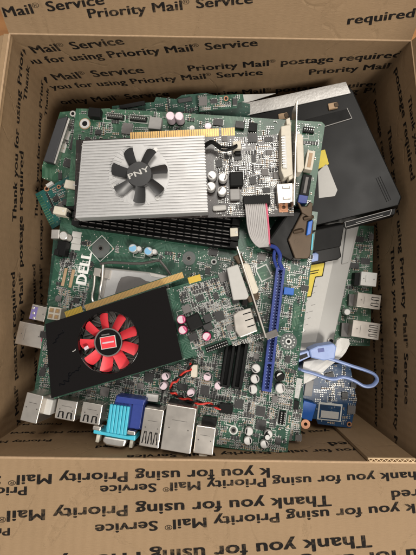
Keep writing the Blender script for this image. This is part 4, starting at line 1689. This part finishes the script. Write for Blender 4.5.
sh = mb.build('shroud', f.e, .0004)
mb = MB()
mb.cyl(ctr.x, ctr.y, .001, .0022, Ro, 'dark_metal', 48)
for i in range(30):
    a = 2 * PI * i / 30
    mb.box(ctr.x + Ro * .78 * math.cos(a), ctr.y + Ro * .78 * math.sin(a), .0022, .0052, Ro * .4, .0007, 'dark_metal', a + .6)
mb.build('cooler', f.e)
o, c, k = fan(f, 108.3, 342.3, 13.6, 29.5, .004, .0112, 9, 'gloss_black', 'red_plastic', 8.6, 10.6, .16, -.06)
mb = MB()
mb.ring(c.x, c.y, .0112, .0116, 12.8 * k, 14.0 * k, 'chip_gray', 40)
mb.build('hub_rim', o)
an = math.atan2((f.L(115, 340) - f.L(100, 342.5)).y, (f.L(115, 340) - f.L(100, 342.5)).x)
mb = MB()
mb.box(c.x, c.y, .0112, .0117, 15.5 * k, 12.0 * k, 'white_print', an)
mb.box(c.x, c.y, .0117, .0119, 14.2 * k, 10.8 * k, 'red_plastic', an)
mb.box(c.x, c.y, .0119, .01205, 11.5 * k, 1.5 * k, 'pink_cap', an)
mb.box(c.x - .5 * k, c.y + 8 * k, .0112, .0117, 8 * k, 1.2 * k, 'chip_gray', an)
mb.build('badge', o)
f.box('label_sticker', 86, 348, 4.5, 3.2, SH - .002, SH + .0001, 'pink_cap', 16, parent=sh, mark=False)
mb = MB()
for a, b in (((72.5, 351.5), (75, 350.5)), ((75, 350.5), (75.3, 349))):
    A, B = f.L(*a, SH), f.L(*b, SH)
    d = B - A
    mb.box((A.x + B.x) / 2, (A.y + B.y) / 2, SH, SH + .0002, d.length, .0005, 'label_white', math.atan2(d.y, d.x))
mb.build('printed_mark', sh)
# marker scribble on the gloss
mb = MB()
rs = random.Random(11)
for cx, cy, ang in ((58, 337, 60), (66, 380, 58), (75, 372, 58)):
    pp = []
    for i in range(11):
        t = i / 10 * 26 - 13
        w_ = rs.uniform(-1, 1) * (3.2 if i % 2 else 1.5)
        ca, sa = math.cos(math.radians(ang)), math.sin(math.radians(ang))
        pp.append(f.L(cx + t * ca * .8 + w_ * sa, cy - t * sa * .6 + w_ * ca, SH + .0001))
    mb.tube(pp, .00042, 'marker_ink', 5, .25)
mb.build('marker_scribble', sh)
# edge connector along the upper edge
mb = MB()
k = f.sc(120, 300)
for a, b, mt in (((66, 317.5), (83, 311.5), 'gold_yellow'), ((86, 310.8), (184, 277.5), 'gold')):
    A, B = f.L(*a), f.L(*b)
    d = B - A
    an = math.atan2(d.y, d.x)
    cc = (A + B) / 2
    off = Vector((-math.sin(an), math.cos(an), 0)) * 2.6 * k
    cc += off
    mb.box(cc.x, cc.y, -T * .9, -.0001, d.length, 8.0 * k, 'pcb_green', an)
    nf = max(8, int(d.length / .0011))
    for i in range(nf):
        q = A.lerp(B, (i + .5) / nf) + off * 1.1
        mb.box(q.x, q.y, -.0001, .0001, d.length / nf * .86, 6.0 * k, mt, an)
mb.build('edge_connector', f.e)
f.box('gold_tab', 194.5, 279, 13, 6.5, -.0012, .0002, 'gold_yellow', -2)
pq = f.L(115, 343)
f.mark(pq.x, pq.y, .112, .072)
# parts on the bare end
f.chip(186.5, 309, 8, 8, 'chip_gray', rot=3, z1=.003)
f.box('choke', 194, 322, 15, 15, .0002, .006, 'black_soft', 6, bevel=.0012)
f.box('choke', 207.5, 318, 8, 8, .0002, .005, 'chip', 6)
f.box('choke', 208, 327, 9, 7, .0002, .005, 'chip', 6)
f.box('choke', 193, 337, 9, 7, .0002, .005, 'chip', 6)
for px, py in ((181, 319.5), (182.5, 330), (206.5, 336.5)):
    f.cap(px, py, 4.3, .009, 'pink_cap', 'magenta', ring='magenta')
f.chip(200, 298, 8, 6, rot=4)
f.chip(216, 296, 5, 7, rot=4)
f.header(217, 346.5, 27, 7, 10, 2, 2, frame=False)
# display port and dvi shell by the bracket
dv = f.slab('video_port', [(226.5, 268), (238, 264), (249, 296), (247, 299), (233, 300)], .0003, .0115, 'label_white', bevel=.0008)
f.slab('outer_socket', [(241, 264), (247, 262.5), (250, 265), (259, 290), (257, 293.5), (251.5, 294)], -.001, .0108, 'cream', parent=dv, bevel=.0012)
for q in ([(233, 256.5), (241, 253), (245, 262), (238, 264)], [(246.5, 297), (258, 291.5), (259.5, 299), (249, 303)]):
    f.slab('screw_post', q, .002, .0095, 'bronze', parent=dv, bevel=.0008)
dp = f.slab('display_port', [(233, 315), (238, 311), (251, 307.5), (258, 331), (240, 338), (235, 331)], .0003, .0070, 'port_metal', bevel=.0008)
mb = MB()
for i in range(3):
    A, B = f.L(243 + 2.2 * i, 314.5 + 6.3 * i, .007), f.L(251 + 2.0 * i, 312 + 6.3 * i, .007)
    d = B - A
    mb.box((A.x + B.x) / 2, (A.y + B.y) / 2, .0070, .0073, d.length, .0007, 'black_plastic', math.atan2(d.y, d.x))
mb.build('shell_slot', dp)
A, B = f.L(237, 246.5, .011), f.L(266, 337.5, .011)
d = B - A
mb = MB()
c_ = (A + B) / 2
mb.box(c_.x, c_.y, -.007, .0120, d.length, .0013, 'port_metal', math.atan2(d.y, d.x))
br = mb.build('bracket', f.e, .0003)
f.box('bracket_tab', 272, 334.5, 13, 7, .006, .0100, 'dark_metal', 4, parent=br)
f.components([(168, 291), (226, 276), (236, 300), (258, 333), (184, 357)], 1050, 43)
f.components([(185, 357), (262, 334), (264, 337), (60, 398), (56, 396)], 120, 44, big=False)
